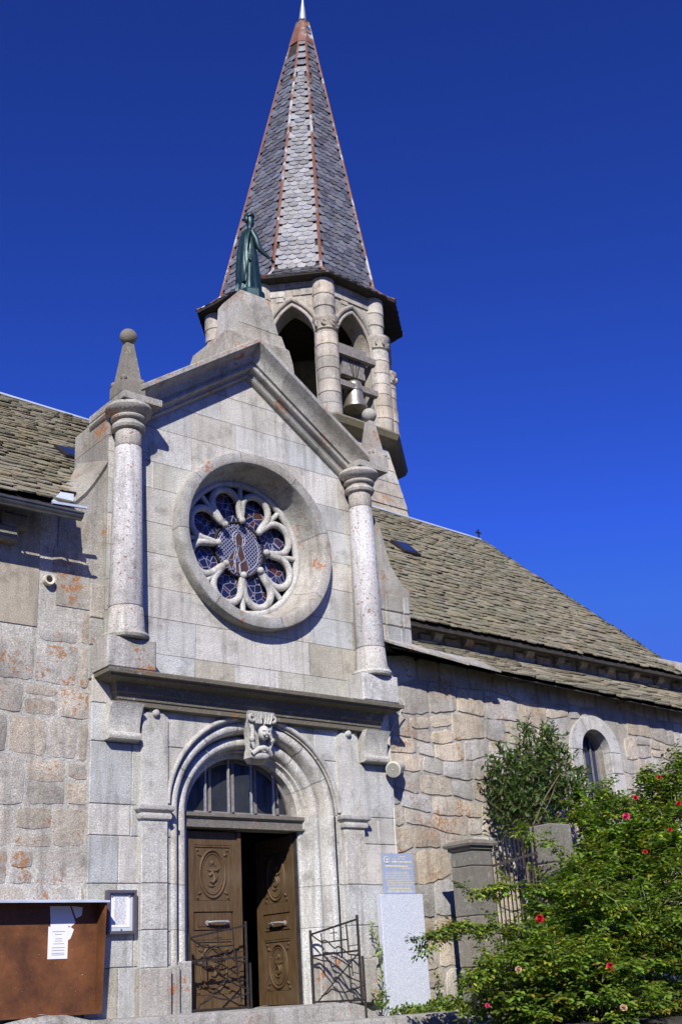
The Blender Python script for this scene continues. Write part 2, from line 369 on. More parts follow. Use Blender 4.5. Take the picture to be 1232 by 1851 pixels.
mb = MB(); ashlar(mb, -2.32, 2.32, [-0.3, 0.0, 0.52, 0.88, 1.40, 1.92, 2.27, 2.98, 3.43, 3.76], 0.0, 0.6, 1.1, yj=0.002)
lower = mb.build('portal_wall', 'granite', church, 30)
def ell(a, b_, n=40, z0=2.26): return [(a*math.cos(math.pi*i/n), z0+b_*math.sin(math.pi*i/n)) for i in range(n+1)]
RC = (0.04, 5.88)
mb = MB(); mb.prism_y([(RC[0]+1.2*math.cos(2*math.pi*i/48), RC[1]+1.2*math.sin(2*math.pi*i/48)) for i in range(48)], -1, 2)
cut1 = mb.build('cut', 'granite', None, 0)
mb = MB(); mb.prism_y([(-1.26, -0.5), (1.26, -0.5)]+ell(1.26, 1.14), -1, 2)
cut2 = mb.build('cut', 'granite', None, 0)
boolean(upper, [cut1]); boolean(lower, [cut2])
# mortar core of the porch block
mb = MB(); mb.prism_y(gclip([(-2.15, 3.5), (2.15, 3.5), (2.15, 9), (-2.15, 9)]), 0.014, 0.95)
mb.build('x', 'mortar', church, 0); core = church.children[-1]; core.name = 'porch_wall'; boolean(core, [cut1])
mb = MB(); mb.box(-2.30, 2.30, 0.014, 0.60, -0.3, 3.5); low = CH(mb, 'portal_wall_core', 'mortar', 0); boolean(low, [cut2])
remove(cut1); remove(cut2)

# side faces of the porch block: big ashlar
mb = MB()
for sx in (-1, 1):
    mb = MB()
    for z0, z1 in zip([5.0, 5.5, 5.95, 6.45, 6.95], [5.5, 5.95, 6.45, 6.95, 7.3]):
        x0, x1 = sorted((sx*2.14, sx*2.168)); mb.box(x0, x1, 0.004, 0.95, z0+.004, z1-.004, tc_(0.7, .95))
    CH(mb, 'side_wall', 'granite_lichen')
# swept wings
mb = MB()
wl = [(-2.14, 7.02), (-2.16, 6.62), (-2.22, 6.42), (-2.34, 6.22), (-2.5, 6.02), (-2.62, 5.90), (-2.78, 5.84), (-2.80, 5.70), (-2.80, 4.55), (-2.14, 4.55)]
wr = [(2.14, 7.0), (2.27, 6.85), (2.44, 6.62), (2.53, 6.3), (2.60, 6.04), (2.70, 5.88), (2.84, 5.72), (2.96, 5.67), (2.96, 5.56), (2.92, 5.55), (2.92, 4.72), (2.14, 4.72)]
for pl in (wl, wr): mb = MB(); mb.prism_y(pl, 0.03, 0.95, (0.9, 0.89, 0.85)); CH(mb, 'wing_wall', 'granite_lichen', 25)
mb = MB()
for z0, z1, xe in ((4.74, 5.05, 2.92), (5.06, 5.27, 2.92), (5.28, 5.54, 2.92)):
    x = 2.18
    while x < xe-.05:
        e = min(xe, x+rnd.uniform(.2, .36)); mb.block(x, e-.012, z0, z1, 0.0, 0.3, .015, tc_(.7, 1.05, .12)); x = e
CH(mb, 'wing_quoins', 'rubble')

mb = MB()
Fc = [(-2.12, 0, 7.02), (-2.137, 0, 6.63), (-2.25, 0, 6.42), (-2.37, 0, 6.21), (-2.48, 0, 6.05), (-2.60, 0, 5.92), (-2.78, 0, 5.80)]
Gc_ = [(-2.08, .97, 7.35), (-2.10, .97, 7.0), (-2.22, .80, 6.78), (-2.38, .62, 6.53), (-2.60, .36, 6.30), (-2.82, .12, 6.10), (-2.96, -.02, 5.97)]
mb.rings([[f, g_, (g_[0]+.3, g_[1]+.1, g_[2]-.5), (f[0]+.25, .3, f[2]-.4)] for f, g_ in zip(Fc, Gc_)], t=(.82, .80, .74)); CH(mb, 'wing_coping', 'granite_lichen', 40)

for xa, xb in ((-2.36, -2.165), (2.165, 2.34)):
    mb = MB()
    for z0, z1 in ((3.70, 4.12), (4.12, 4.46), (4.46, 4.9)): mb.block(xa, xb, z0+.004, z1-.004, .012, .3, .012, tc_(.8, 1.0, .08))
    CH(mb, 'corner_quoins', 'granite_lichen')
# --- gable coping (raking cornice)
prof = [(0.0, 0.95), (0.0, -0.39), (0.01, -0.405), (0.065, -0.405), (0.075, -0.39), (0.11, -0.30), (0.15, -0.24), (0.20, -0.215), (0.24, -0.205), (0.25, -0.17), (0.275, -0.165), (0.285, -0.185), (0.315, -0.185), (0.33, -0.16), (0.335, -0.11), (0.37, -0.08), (0.39, -0.085), (0.41, -0.065), (0.42, -0.03), (0.42, 0.05), (0.42, 0.95)]
mb = MB(); st = []
cuts = [-1.93, -1.1, -0.42, 0.0, 0.5, 1.25, 1.95]
for x in cuts: st.append([(x, y, 8.92-OUT*abs(x)-d*1.22) for d, y in prof])
for k in range(len(st)-1):
    g_ = 0.003
    a = [Vector(p) for p in st[k]]; b_ = [Vector(p) for p in st[k+1]]
    mb.rings([[p+(q-p)*(g_/ (q-p).length) for p, q in zip(a, b_)], [q-(q-p)*(g_/(q-p).length) for p, q in zip(a, b_)]], t=tc_(.8, 1.05))
CH(mb, 'gable_coping', 'granite_lichen', 40)

# --- columns, capitals, finials
for sx, dark in ((-1, 1.0), (1, 1.0)):
    cx = -1.975 if sx < 0 else 1.915; cy = -0.16; ax_ = cx+(.06 if sx < 0 else .09)
    mb = MB()
    for z0, z1, r0, r1, t in ((4.24, 4.57, .235, .212, (.92, .91, .87)), (4.578, 6.72, .212, .172, (1.08, 1.08, 1.1)), (6.727, 7.02, .172, .168, (.85, .82, .75))):
        mb.lathe([(r0-.006, z0), (r0, z0+.008), (r1, z1-.008), (r1-.006, z1)], (cx, cy, 0), 28, t)
    col = CH(mb, 'column', 'granite_spot', 40)
    mb = MB()
    pr = [(.0, 6.95), (.035, 6.965), (.05, 7.0), (.035, 7.035), (.01, 7.045), (.012, 7.09), (.05, 7.10), (.06, 7.12), (.05, 7.14), (.02, 7.15), (.05, 7.175), (.11, 7.21), (.13, 7.25), (.12, 7.29), (.09, 7.31)]
    mb.lathe([(.175+o, z) for o, z in pr], (cx, cy, 0), 28)
    mb.mould(cx-.10, cx+.10, 0.5, -0.05, pr)
    mb.mould(ax_-.13, ax_+.13, 0.5, -0.27, [(.09, 7.302), (.15, 7.31), (.155, 7.34), (.155, 7.40), (.13, 7.412)])
    mb.build('capital', 'granite_lichen', col, 40)
    mb = MB()
    mb.lathe([(.235, 4.16), (.275, 4.17), (.29, 4.20), (.275, 4.235), (.24, 4.245)], (cx, cy, 0), 28)
    mb.block(cx-.335, cx+.325, 3.78, 4.165, -0.345, 0.02, .02, (1, 1, 1.02)); mb.build('pedestal', 'granite_lichen' if sx < 0 else 'granite', col, 40)
    mb = MB(); fz = 7.41; fy = -0.22; cx = -2.03 if sx < 0 else 2.17
    def sq(h, z, y=fy): return [(cx-h, y-h, z), (cx+h, y-h, z), (cx+h, y+h, z), (cx-h, y+h, z)]
    mb.rings([sq(.17, fz), sq(.165, fz+.16), sq(.15, fz+.2), sq(.135, fz+.25), sq(.115, fz+.27)])
    mb.rings([sq(.135, fz+.2), sq(.055, fz+.80)])
    for a, b_ in ((-1, -1), (1, -1), (-1, 1), (1, 1)): mb.sphere((cx+a*.13, fy+b_*.13, fz+.21), .045, 10)
    mb.lathe([(.04, fz+.76), (.05, fz+.80), (.04, fz+.83)], (cx, fy, 0), 12)
    mb.sphere((cx, fy, fz+.92), .115, 18)
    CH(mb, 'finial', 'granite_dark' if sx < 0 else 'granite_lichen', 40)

# --- horizontal cornice over the portal
mb = MB()
pr = [(0, 3.40), (.03, 3.41), (.035, 3.47), (.05, 3.475), (.055, 3.54), (.075, 3.56), (.08, 3.62), (.10, 3.665), (.20, 3.685), (.24, 3.69), (.25, 3.715), (.293, 3.722), (.298, 3.765), (.285, 3.775)]
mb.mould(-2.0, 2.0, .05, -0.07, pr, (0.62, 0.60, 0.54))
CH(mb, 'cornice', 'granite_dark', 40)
mb = MB()
for xa in (-2.1, -1.25, -.35, .5, 1.4):
    mb.box(xa, xa+.8+rnd.uniform(-.2, .05), -0.33, 0.02, 3.778, 3.787, tc_(.5, .8))
CH(mb, 'cornice_cap', 'granite_lichen')
for sx in (-1, 1):
    mb = MB(); x0, x1 = sorted((sx*2.15, sx*1.73))
    mb.prism_x([(0.02, 3.42), (-.20, 3.42), (-.15, 3.34), (-.115, 3.25), (-.095, 3.14), (-.095, 3.09), (-.125, 3.085), (-.14, 3.06), (-.14, 3.03), (-.125, 3.005), (-.09, 2.995), (0.02, 2.995)], x0, x1, (1.05, 1.04, 1.0))
    CH(mb, 'bracket', 'granite', 40)

# --- pilasters, imposts
for sx in (-1, 1):
    a, b_ = sorted((sx*1.68, sx*1.335))
    mb = MB()
    for z0, z1 in ((0.5, .9), (.9, 1.4), (1.4, 2.14)): mb.block(a, b_, z0+.003, z1-.003, -0.075, .02, .008, tc_(.98, 1.12))
    a2, b2 = sorted((sx*1.67, sx*1.32))
    top = [(a2, 2.26), (b2, 2.26), (b2, 3.32), ((a2+b2)/2+.13, 3.35), ((a2+b2)/2+.06, 3.40), ((a2+b2)/2, 3.42), ((a2+b2)/2-.06, 3.40), ((a2+b2)/2-.13, 3.35), (a2, 3.32)]
    mb.prism_y(top, -0.05, .02, (1.02, 1.02, 1.0))
    mb.sphere(((a2+b2)/2, -.06, 3.36), .05, 10)
    pil = CH(mb, 'pilaster', 'granite', 40)
    mb = MB(); mb.mould(a+.01, b_-.01, 0.03, -0.07, [(.005, 2.10), (.035, 2.115), (.045, 2.145), (.035, 2.175), (.03, 2.18), (.05, 2.20), (.07, 2.215), (.075, 2.225), (.075, 2.262), (.06, 2.27)], (.98, .97, .96)); mb.build('impost', 'granite', pil, 40)
    mb = MB(); mb.block(a-.03, b_+.03, -0.02, 0.50, -0.115, .02, .015, (1.02, 1, .98)); c2, d2 = sorted((sx*1.335, sx*1.30)); mb.build('plinth', 'granite_lichen', pil, 40)

# --- splayed jambs and archivolt: sweep (r, y) round the opening
A0, B0 = 0.85, 0.73
prof = [(0, .50), (0, .30), (.03, .28), (.055, .28), (.07, .22), (.095, .22)]
prof += [(.175-.07*math.cos(q), .185-.07*math.sin(q)) for q in [0.2, .7, 1.2, 1.7, 2.2, 2.8]]
prof += [(.255, .20), (.27, .11)]
prof += [(.35-.07*math.cos(q), .075-.07*math.sin(q)) for q in [0.0, .6, 1.1, 1.6, 2.1, 2.7]]
prof += [(.43, .09), (.445, -.012), (.47, -.014), (.47, .05)]
def station(kind, s):
    if kind == 'L': return [(-A0-r_, y, s) for r_, y in prof]
    if kind == 'R': return [(A0+r_, y, s) for r_, y in prof]
    q = math.pi-s; return [((A0+r_)*math.cos(q), y, 2.26+(B0+r_)*math.sin(q)) for r_, y in prof]
mb = MB()
def seg(kind, a, b_, n, t):
    k = (b_-a); mb.rings([station(kind, a+k*i/n) for i in range(n+1)], closed=False, t=t)
js = [-.05, .9, 1.40, 2.27]
for kd in 'LR':
    for a, b_ in zip(js[:-1], js[1:]): seg(kd, a+.003, b_-.003, 1, tc_(.98, 1.1))
for i in range(7): seg('A', math.pi*i/7+.004, math.pi*(i+1)/7-.004, 8, tc_(.96, 1.12))
CH(mb, 'archivolt', 'granite', 40)
mb = MB()
for lo_, hi_ in ((0.03, 1.38), (1.76, math.pi-.03)):
    mb.tube([((A0+.455)*math.cos(math.pi-q), -.02, 2.27+(B0+.455)*math.sin(math.pi-q)) for q in np.linspace(lo_, hi_, 22)], .032, 10)
CH(mb, 'label_mould', 'granite', 40)
for sx in (-1, 1):
    mb = MB()
    for (xa, xb, yf) in ((1.335, 1.135, -.02), (1.135, .93, .06)):
        a, b_ = sorted((sx*xa, sx*xb)); mb.block(a, b_, -.02, 0.52 if yf < 0 else .56, yf, .3, .015, tc_(.95, 1.08))
    CH(mb, 'jamb_plinth', 'granite_lichen', 40)
# keystone
mb = MB()
kz = 2.98
mb.rings([[(-w_, .05, z), (-w_, y, z), (w_, y, z), (w_, .05, z)] for z, w_, y in ((2.86, .10, -.02), (2.92, .15, -.09), (3.0, .14, -.10), (3.05, .12, -.06), (3.25, .14, -.08), (3.42, .20, -.14), (3.50, .20, -.16))])
key = CH(mb, 'keystone', 'granite', 30)
mb = MB(); mb.sphere((0, -.19, 3.22), .085, 16, sc=(.9, .9, 1.1))
mb.sphere((0, -.255, 3.24), .035, 10, sc=(1.8, .5, .5)); mb.sphere((0.0, -.27, 3.205), .018, 8, sc=(.8, 1, 1.5)); mb.sphere((0, -.25, 3.165), .02, 8, sc=(1.5, .7, .6))
for s_ in (-1, 1): mb.sphere((s_*.035, -.255, 3.19), .022, 8)
mb.build('carved_head', 'granite', key, 60)
mb = MB()
for s_ in (-1, 1):
    mb.tube([(s_*(.17-.05*math.cos(q)*q/5), -.17, 3.42+.055*math.sin(q)*q/5+.0) for q in np.linspace(.5, 7, 18)], .022, 8)
    mb.tube([(s_*.16, -.12, 3.38), (s_*.13, -.13, 3.25), (s_*.15, -.14, 3.12), (s_*.12, -.14, 3.03)], [.035, .028, .032, .02], 8)
    mb.sphere((s_*.155, -.15, 3.14), .04, 10)
    for k in range(3): mb.tube([(s_*(.03+.035*k), -.18, 3.34), (s_*(.04+.045*k), -.19, 3.42), (s_*(.03+.05*k), -.2, 3.47)], .018, 6)
mb.tube([(-.14, -.13, 2.96), (-.07, -.17, 3.02), (0, -.18, 3.035), (.07, -.17, 3.02), (.14, -.13, 2.96)], .035, 8)
mb.sphere((0, -.1, 2.94), .12, 14, sc=(1.15, .7, .55))
mb.build('carved_scroll', 'granite', key, 60)

# --- rose window
mb = MB()
prr = [(1.265, .03), (1.27, -.15), (1.255, -.175), (1.235, -.18), (1.14, -.18), (1.115, -.17), (1.10, -.14), (1.075, .0), (1.03, .15), (0.995, .205), (0.975, .215), (0.972, .50)]
angs = [0.26, 1.0, 1.8, 2.5, 3.2, 4.1, 5.0, 5.7, 0.26+2*math.pi]
for a, b_ in zip(angs[:-1], angs[1:]):
    n = 12; mb.rings([[(RC[0]+r_*math.cos(q), y, RC[1]+r_*math.sin(q)) for r_, y in prr] for q in np.linspace(a+.003, b_-.003, n)], closed=False, t=tc_(.88, 1.05))
rose = CH(mb, 'rose_window', 'granite_lichen', 35)
TY = 0.26; tc0 = (RC[0], TY, RC[1])
mb = MB()
def pol(r_, a, y=TY): return (RC[0]+r_*math.sin(a), y, RC[1]+r_*math.cos(a))
mb.tube([pol(.955, q) for q in np.linspace(0, 2*math.pi, 64, endpoint=False)], .055, 10, loop=True)
for k in range(8):
    a0 = k*math.pi/4; pc = a0+math.pi/8; rc = .650; rho = .226
    pcv = Vector(pol(rc, pc)); path = [Vector(pol(.44, a0+.02, TY-.01)), Vector(pol(.52, a0+.03))]
    er = Vector((math.sin(pc), 0, math.cos(pc))); et = Vector((math.cos(pc), 0, -math.sin(pc)))
    for q in np.linspace(-1.75, 1.75, 17): path.append(pcv+er*(rho*math.cos(q))+et*(rho*math.sin(q)))
    path += [Vector(pol(.52, a0+math.pi/4-.03)), Vector(pol(.44, a0+math.pi/4-.02, TY-.01))]
    mb.tube(path, [.04, .05]+[.052]*17+[.05, .04], 8)
    mb.tube([pol(.42, a0, TY-.02), pol(.56, a0, TY), pol(.72, a0, TY), pol(.93, a0, TY)], [.036, .05, .035, .04], 10)
    mb.sphere(pol(.405, a0, TY-.04), .05, 12)
mb.build('tracery', 'granite', rose, 60)
mb = MB(); mb.add([pol(.98, q, .35) for q in np.linspace(0, 2*math.pi, 64, endpoint=False)], [tuple(range(64))]); sg = mb.build('stained_glass', 'stained', rose, 0)
mb = MB(); mb.lathe([(.395, .315), (.40, .32), (.40, .34), (.395, .345)], tc0[:1]+(0,)+tc0[2:], 40, axis='y'); mb.build('medallion', 'medallion', sg, 0)
mb = MB(); mb.tube([pol(.40, q, .315) for q in np.linspace(0, 2*math.pi, 48, endpoint=False)], .018, 8, loop=True); mb.build('medallion_rim', 'lead_dark', sg, 60)
mb = MB()
fy = .308
def blob(pts): return [(RC[0]+x, fy+(y if len(p) > 2 else 0), RC[1]+z) for p in pts for x, z, y in [(*p, 0)[:3]]]
fig = [[(-.05, .05), (.05, .05), (.065, .17), (.03, .235), (-.03, .235), (-.065, .17)], [(-.05, .04), (.05, .04), (.10, -.12), (.02, -.2), (-.03, -.1)],
       [(-.06, 0), (-.16, -.12), (-.20, -.2), (-.10, -.16)], [(-.19, -.22), (-.1, -.17), (-.08, -.28), (-.14, -.33)], [(.0, -.22), (.12, -.13), (.16, -.27), (.1, -.35), (.02, -.36)], [(-.07, -.18), (-.01, -.22), (.0, -.36), (-.07, -.35)]]
for i, p in enumerate(fig): mb.prism_y([(RC[0]+x, RC[1]+z) for x, z in p], fy, .3145)
mb.build('glass_figure', 'glass_brown', sg, 0)
mb = MB()
for p in fig: mb.tube([(RC[0]+x, fy-.002, RC[1]+z) for x, z in p], .0065, 5, loop=True)
mb.tube([pol(.33, q, .312) for q in np.linspace(0, 2*math.pi, 40, endpoint=False)], .006, 5, loop=True)
mb.tube([(RC[0]+.105*math.cos(q), .311, RC[1]+.15+.12*math.sin(q)) for q in np.linspace(-.9, math.pi+.9, 20)], .008, 5)
mb.tube([(RC[0]+.12*s_*t_, .311, RC[1]+.06-.36*t_**.8) for s_ in (-1,) for t_ in np.linspace(0, 1, 6)], .006, 5)
mb.build('lead_lines', 'lead', sg, 0)

# --- fanlight, transom
mb = MB(); mb.mould(-.93, .93, .40, .27, [(0, 2.09), (.035, 2.093), (.035, 2.115), (.0, 2.12), (.0, 2.20), (.02, 2.215), (.04, 2.225), (.04, 2.265), (.03, 2.27)], (.7, .7, .72)); mb.box(-.9, .9, .40, .5, 2.09, 2.27)
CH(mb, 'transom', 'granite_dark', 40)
mb = MB(); mb.prism_y([(-.87, 2.25), (.87, 2.25)]+ell(.87, .75, 30, 2.26)[1:-1], .46, .475); fan = CH(mb, 'fanlight', 'glass_dark', 0)
mb = MB()
for x in (-.53, -.18, .17, .52):
    h = B0*math.sqrt(1-(x/.86)**2); mb.box(x-.013, x+.013, .355, .38, 2.265, 2.26+h+.01)
mb.build('security_bar', 'steel_bar', fan)
mb = MB()
for x in (-.42, -.07, .28, .63):
    h = B0*math.sqrt(1-(x/.86)**2); mb.box(x-.02, x+.02, .43, .458, 2.265, 2.26+h+.02)
mb.box(-.86, .86, .43, .458, 2.26, 2.32); mb.build('glazing_bar', 'grey_wood', fan)
mb = MB()
for q in range(24):
    a, b_ = math.pi*q/24, math.pi*(q+1)/24
    mb.add([((A0-d)*math.cos(s_), y, 2.26+(B0-d)*math.sin(s_)) for s_ in (a, b_) for d, y in ((0.0, .46), (.05, .46), (.05, .42), (0, .42))], [(0, 1, 5, 4), (1, 2, 6, 5), (2, 3, 7, 6)])
mb.build('sash', 'grey_wood', fan)

# --- doors
def make_leaf():
    mb = MB(); W_, H_ = .81, 2.06
    mb.box(0.0, W_, .035, .06, 0.02, H_)
    for a, b_ in ((0, .12), (W_-.12, W_)): mb.box(a, b_, 0, .04, .02, H_)
    for a, b_ in ((.02, .16), (.80, .90), (1.12, 1.22), (1.90, H_)): mb.box(.12, W_-.12, .002, .04, a, b_)
    mb.box(W_-.055, W_-.0, -.02, 0.0, .02, H_)
    leaf = mb.build('door', 'oak', church, 30)
    for z0, z1 in ((1.22, 1.90), (.16, .80)):
        mb = MB(); cz = (z0+z1)/2; hh = (z1-z0)/2; cx_ = W_/2
        mb.box(.145, W_-.145, .02, .04, z0+.03, z1-.03)
        for a, b_, c_, d in ((.12, .145, z0, z1), (W_-.145, W_-.12, z0, z1)): mb.box(a, b_, .005, .04, c_, d)
        mb.box(.145, W_-.145, .008, .04, z0, z0+.025); mb.box(.145, W_-.145, .008, .04, z1-.025, z1)
        mb.tube([(cx_+.185*math.cos(q), .014, cz+(hh-.06)*math.sin(q)) for q in np.linspace(0, 2*math.pi, 32, endpoint=False)], .016, 8, loop=True)
        mb.tube([(cx_+.15*math.cos(q), .016, cz+(hh-.10)*math.sin(q)) for q in np.linspace(0, 2*math.pi, 32, endpoint=False)], .008, 6, loop=True)
        k_ = .85 if hh > .33 else .75
        def D(x, z): return (cx_+x*k_, .018, cz+z*k_)
        mb.sphere(D(0, .155), .026, 8, sc=(1, .6, 1.15)); mb.tube([D(-.045, .17), D(-.05, .13), D(-.03, .11)], .010, 6); mb.tube([D(.045, .17), D(.05, .13), D(.03, .11)], .010, 6)
        mb.tube([D(-.085, .06), D(-.04, .045), D(.02, .045), (cx_+.07*k_, .008, cz+.05*k_), D(.12, .075)], [.012, .02, .024, .018, .008], 8)
        mb.tube([D(-.055, -.03), D(-.01, .02), D(.03, -.02), D(.035, -.08), D(-.0, -.12), D(-.05, -.10)], [.018, .026, .03, .028, .022, .012], 8)
        mb.tube([D(.05, .03), D(.075, -.03), D(.07, -.10)], [.014, .018, .008], 8); mb.tube([D(-.09, -.13), D(-.06, -.165), D(-.01, -.175), D(.04, -.16)], [.008, .014, .014, .008], 8)
        for sx in (-1, 1):
            for sz in (-1, 1):
                for k in range(4): mb.sphere((cx_+sx*(.22-.02*k), .018, cz+sz*(hh-.06-.02*k*(k % 2)-.05*k*.6)), .018, 6)
        mb.build('carved_panel', 'oak', leaf, 60)
    mb = MB(); mb.box(.14, W_-.14, .012, .04, .915, 1.105); mb.box(.18, W_-.18, .004, .02, .95, 1.07); mb.build('lock_panel', 'oak', leaf, 30)
    mb = MB(); mb.tube([(W_-.50, 0, .99), (W_-.50, -.04, .995), (W_-.42, -.055, 1.0), (W_-.30, -.055, 1.0), (W_-.22, -.04, .995), (W_-.22, 0, .99)], .014, 8)
    for x in (-.50, -.22): mb.lathe([(.03, -.012), (.03, 0), (.01, .004)], (W_+x, 0, .99), 10, axis='y')
    mb.build('handle', 'steel_bar', leaf, 50)
    return leaf
dl = make_leaf(); dl.location = (-.83, .37, 0); dl['label'] = 'closed carved oak leaf'
dr = dl.copy(); C.objects.link(dr); dr.parent = church
for ch in list(dl.children):
    c_ = ch.copy(); C.objects.link(c_); c_.parent = dr; 
dr.location = (.80, 1.20, 0); dr.rotation_euler.z = R(-90+2); dr['label'] = 'carved oak leaf swung inwards'
# note: leaf local x runs from the free edge to the hinge
for a, b_ in ((-.87, -.83), (.83, .87)): mb = MB(); mb.box(a, b_, .33, .42, 0, 2.1); CH(mb, 'door_frame', 'dark_wood')
mb = MB(); mb.box(-.88, -.86, .28, .30, .55, 2.1); mb.build('x', 'steel_bar', church).name = 'weather_strip'

# --- main walls -----------------------------------------------------------------
def rubble(mb_, x0, x1, z0, z1, y, hmin, hmax, lmin, lmax, skip=None, bulge=0.03, seed=1, tl=(.78, 1.12), warm=.12, gap=.02, wob=0.5, rough=0.012):
    rr = random.Random(seed); z = z0; sd = rr.uniform(0, 100)
    def wz(x, zz): return zz+wob*0.06*math.sin(x*1.7+zz*2.1+sd)+wob*.03*math.sin(x*4.1+zz*5+sd)
    while z < z1-.03:
        h = rr.uniform(hmin, hmax); ze = min(z1, z+h)
        if z1-ze < hmin*.5: ze = z1
        x = x0-rr.uniform(0, lmax*.5)
        while x < x1:
            L = rr.uniform(lmin, lmax); xe = x+L
            subs = [(z, ze)]
            if ze-z > .36 and xe-x < .55 and rr.random() < .6: mid = z+(ze-z)*rr.uniform(.4, .6); subs = [(z, mid), (mid, ze)]
            for a, b_ in subs:
                xa, xb = max(x, x0)+gap/2, min(xe, x1)-gap/2
                if xb-xa < .05: continue
                za, zb = a+gap/2, b_-gap/2
                if skip and skip(xa, xb, za, zb): continue
                t = rr.uniform(*tl); k = rr.uniform(-warm*.3, warm); t = (t*(1+k), t*(1+k*.2), t*(1-k))
                Wd, Hd = xb-xa, zb-za; nx_, nz_ = max(2, int(Wd/.085)), max(2, int(Hd/.085)); bl = bulge*rr.uniform(.4, 1.4); tx = rr.uniform(-.014, .014); tz = rr.uniform(-.014, .014)
                J = [(rr.uniform(-.022, .022)*wob*min(1, Wd/.4), rr.uniform(-.018, .018)*wob) for _ in range(4)]
                ed = .010
                us = [0, ed/Wd]+[ed/Wd+(1-2*ed/Wd)*i/nx_ for i in range(1, nx_)]+[1-ed/Wd, 1]; vs_ = [0, ed/Hd]+[ed/Hd+(1-2*ed/Hd)*i/nz_ for i in range(1, nz_)]+[1-ed/Hd, 1]
                nu, nv = len(us), len(vs_); vs = []; eb = [rr.uniform(-.010, .010) for _ in range(nu+nv+2)]
                for j, v in enumerate(vs_):
                    for i, u in enumerate(us):
                        jx = (J[0][0]*(1-u)+J[1][0]*u)*(1-v)+(J[2][0]*(1-u)+J[3][0]*u)*v; jz = (J[0][1]*(1-u)+J[1][1]*u)*(1-v)+(J[2][1]*(1-u)+J[3][1]*u)*v
                        px = xa+Wd*u+jx; pz = za+Hd*v+jz
                        bd = i in (0, 1, nu-2, nu-1) or j in (0, 1, nv-2, nv-1)
                        if bd:
                            if i <= 1 or i >= nu-2: px += eb[j]
                            if j <= 1 or j >= nv-2: pz += eb[nv+i]
                            if (i <= 1 or i >= nu-2) and (j <= 1 or j >= nv-2): px += (.5-u)*.03; pz += (.5-v)*.03
                        if i in (0, nu-1) or j in (0, nv-1): yy = y+.018
                        elif bd: yy = y-bl*.35+rr.uniform(-.003, .003)
                        else: yy = y-bl+(u-.5)*tx+(v-.5)*tz+rr.uniform(-rough, rough)*.8; px += rr.uniform(-.012, .012); pz += rr.uniform(-.012, .012)
                        vs.append((px, yy, wz(px, pz)))
                fs = [(j*nu+i, j*nu+i+1, (j+1)*nu+i+1, (j+1)*nu+i) for j in range(nv-1) for i in range(nu-1)]
                mb_.add(vs, fs, t)
            x = xe
        z = ze
# right nave wall
WY = 0.10
win = (6.30, 7.60, 2.25, 4.16)
def skR(xa, xb, za, zb): return xb > win[0]+.10 and xa < win[1]-.12 and zb > win[2]+.05 and za < win[3]-.22
mb = MB(); rubble(mb, 2.33, 11.4, -.4, 4.62, WY, .24, .44, .28, .80, skR, .016, 3, tl=(.76, 1.12), warm=.15, wob=1.0, rough=.016, gap=.018)
for k in range(26):                                       # stones closing up to the window surround
    pass
CH(mb, 'wall_masonry', 'rubble', 28)
# wall behind, with window opening
mb = MB()
ow, oz0, osz = .365, 2.4, 3.55; wcx = 6.93
arc = [(wcx+ow*math.cos(math.pi*i/14), osz+ow*math.sin(math.pi*i/14)) for i in range(15)]
pane_poly = [(wcx-ow, oz0), (wcx+ow, oz0)]+arc
outer = [(2.31, -.4), (11.4, -.4), (11.4, 4.55), (2.31, 4.62)]
# left part, right part, below, above (arch)
mb.prism_y([(2.31, -.4), (wcx-ow, -.4), (wcx-ow, 4.58), (2.31, 4.62)], WY+.012, WY+.7)
mb.prism_y([(wcx+ow, -.4), (11.4, -.4), (11.4, 4.55), (wcx+ow, 4.58)], WY+.012, WY+.7)
mb.box(wcx-ow, wcx+ow, WY+.012, WY+.7, -.4, oz0)
mb.prism_y(arc+[(wcx-ow, 4.58), (wcx+ow, 4.58)], WY+.012, WY+.7)
CH(mb, 'nave_wall', 'mortar', 0)
# dressed window surround
mb = MB()
def jamb(x0, x1, z0, z1): mb.block(x0, x1, z0+.004, z1-.004, WY-.05, WY+.12, .012, tc_(.95, 1.1, .02))
for z0, z1 in ((2.2, 2.75), (2.75, 3.2), (3.2, osz)):
    jamb(win[0]+rnd.uniform(0, .04), wcx-ow+.006, z0, z1); jamb(wcx+ow-.006, win[1]-rnd.uniform(0, .04), z0, z1)
nseg = 16; ro = .62
for k in range(3):
    a0, a1 = math.pi*k/3+.01, math.pi*(k+1)/3-.01; qs = np.linspace(a0, a1, 8)
    inner = [(wcx+(ow-.006)*math.cos(q), osz+(ow-.006)*math.sin(q)) for q in qs]; outr = [(wcx+ro*math.cos(q), osz+(ro-.03)*math.sin(q)) for q in reversed(qs)]
    mb.prism_y(inner+outr, WY-.05, WY+.12, tc_(.95, 1.1, .02))
sur = CH(mb, 'arched_window', 'granite', 35)
mb = MB(); mb.prism_y(pane_poly, WY+.26, WY+.27); mb.build('pane', 'sky_glass', sur, 0)
mb = MB()
mb.tube([(x, WY+.25, z) for x, z in arc], .03, 6); mb.beam((wcx, WY+.24, oz0), (wcx, WY+.24, osz+ow), .03, .03, up=(0, 1, 0)); mb.beam((wcx-.19, WY+.24, oz0), (wcx-.19, WY+.24, osz+ow*.85), .025, .02, up=(0, 1, 0)); mb.beam((wcx+.19, WY+.24, oz0), (wcx+.19, WY+.24, osz+ow*.85), .025, .02, up=(0, 1, 0)); 
for x in (wcx-ow+.01, wcx+ow-.01): mb.beam((x, WY+.25, oz0), (x, WY+.25, osz), .05, .05, up=(0, 1, 0))
mb.build('window_frame', 'grey_wood', sur, 0)
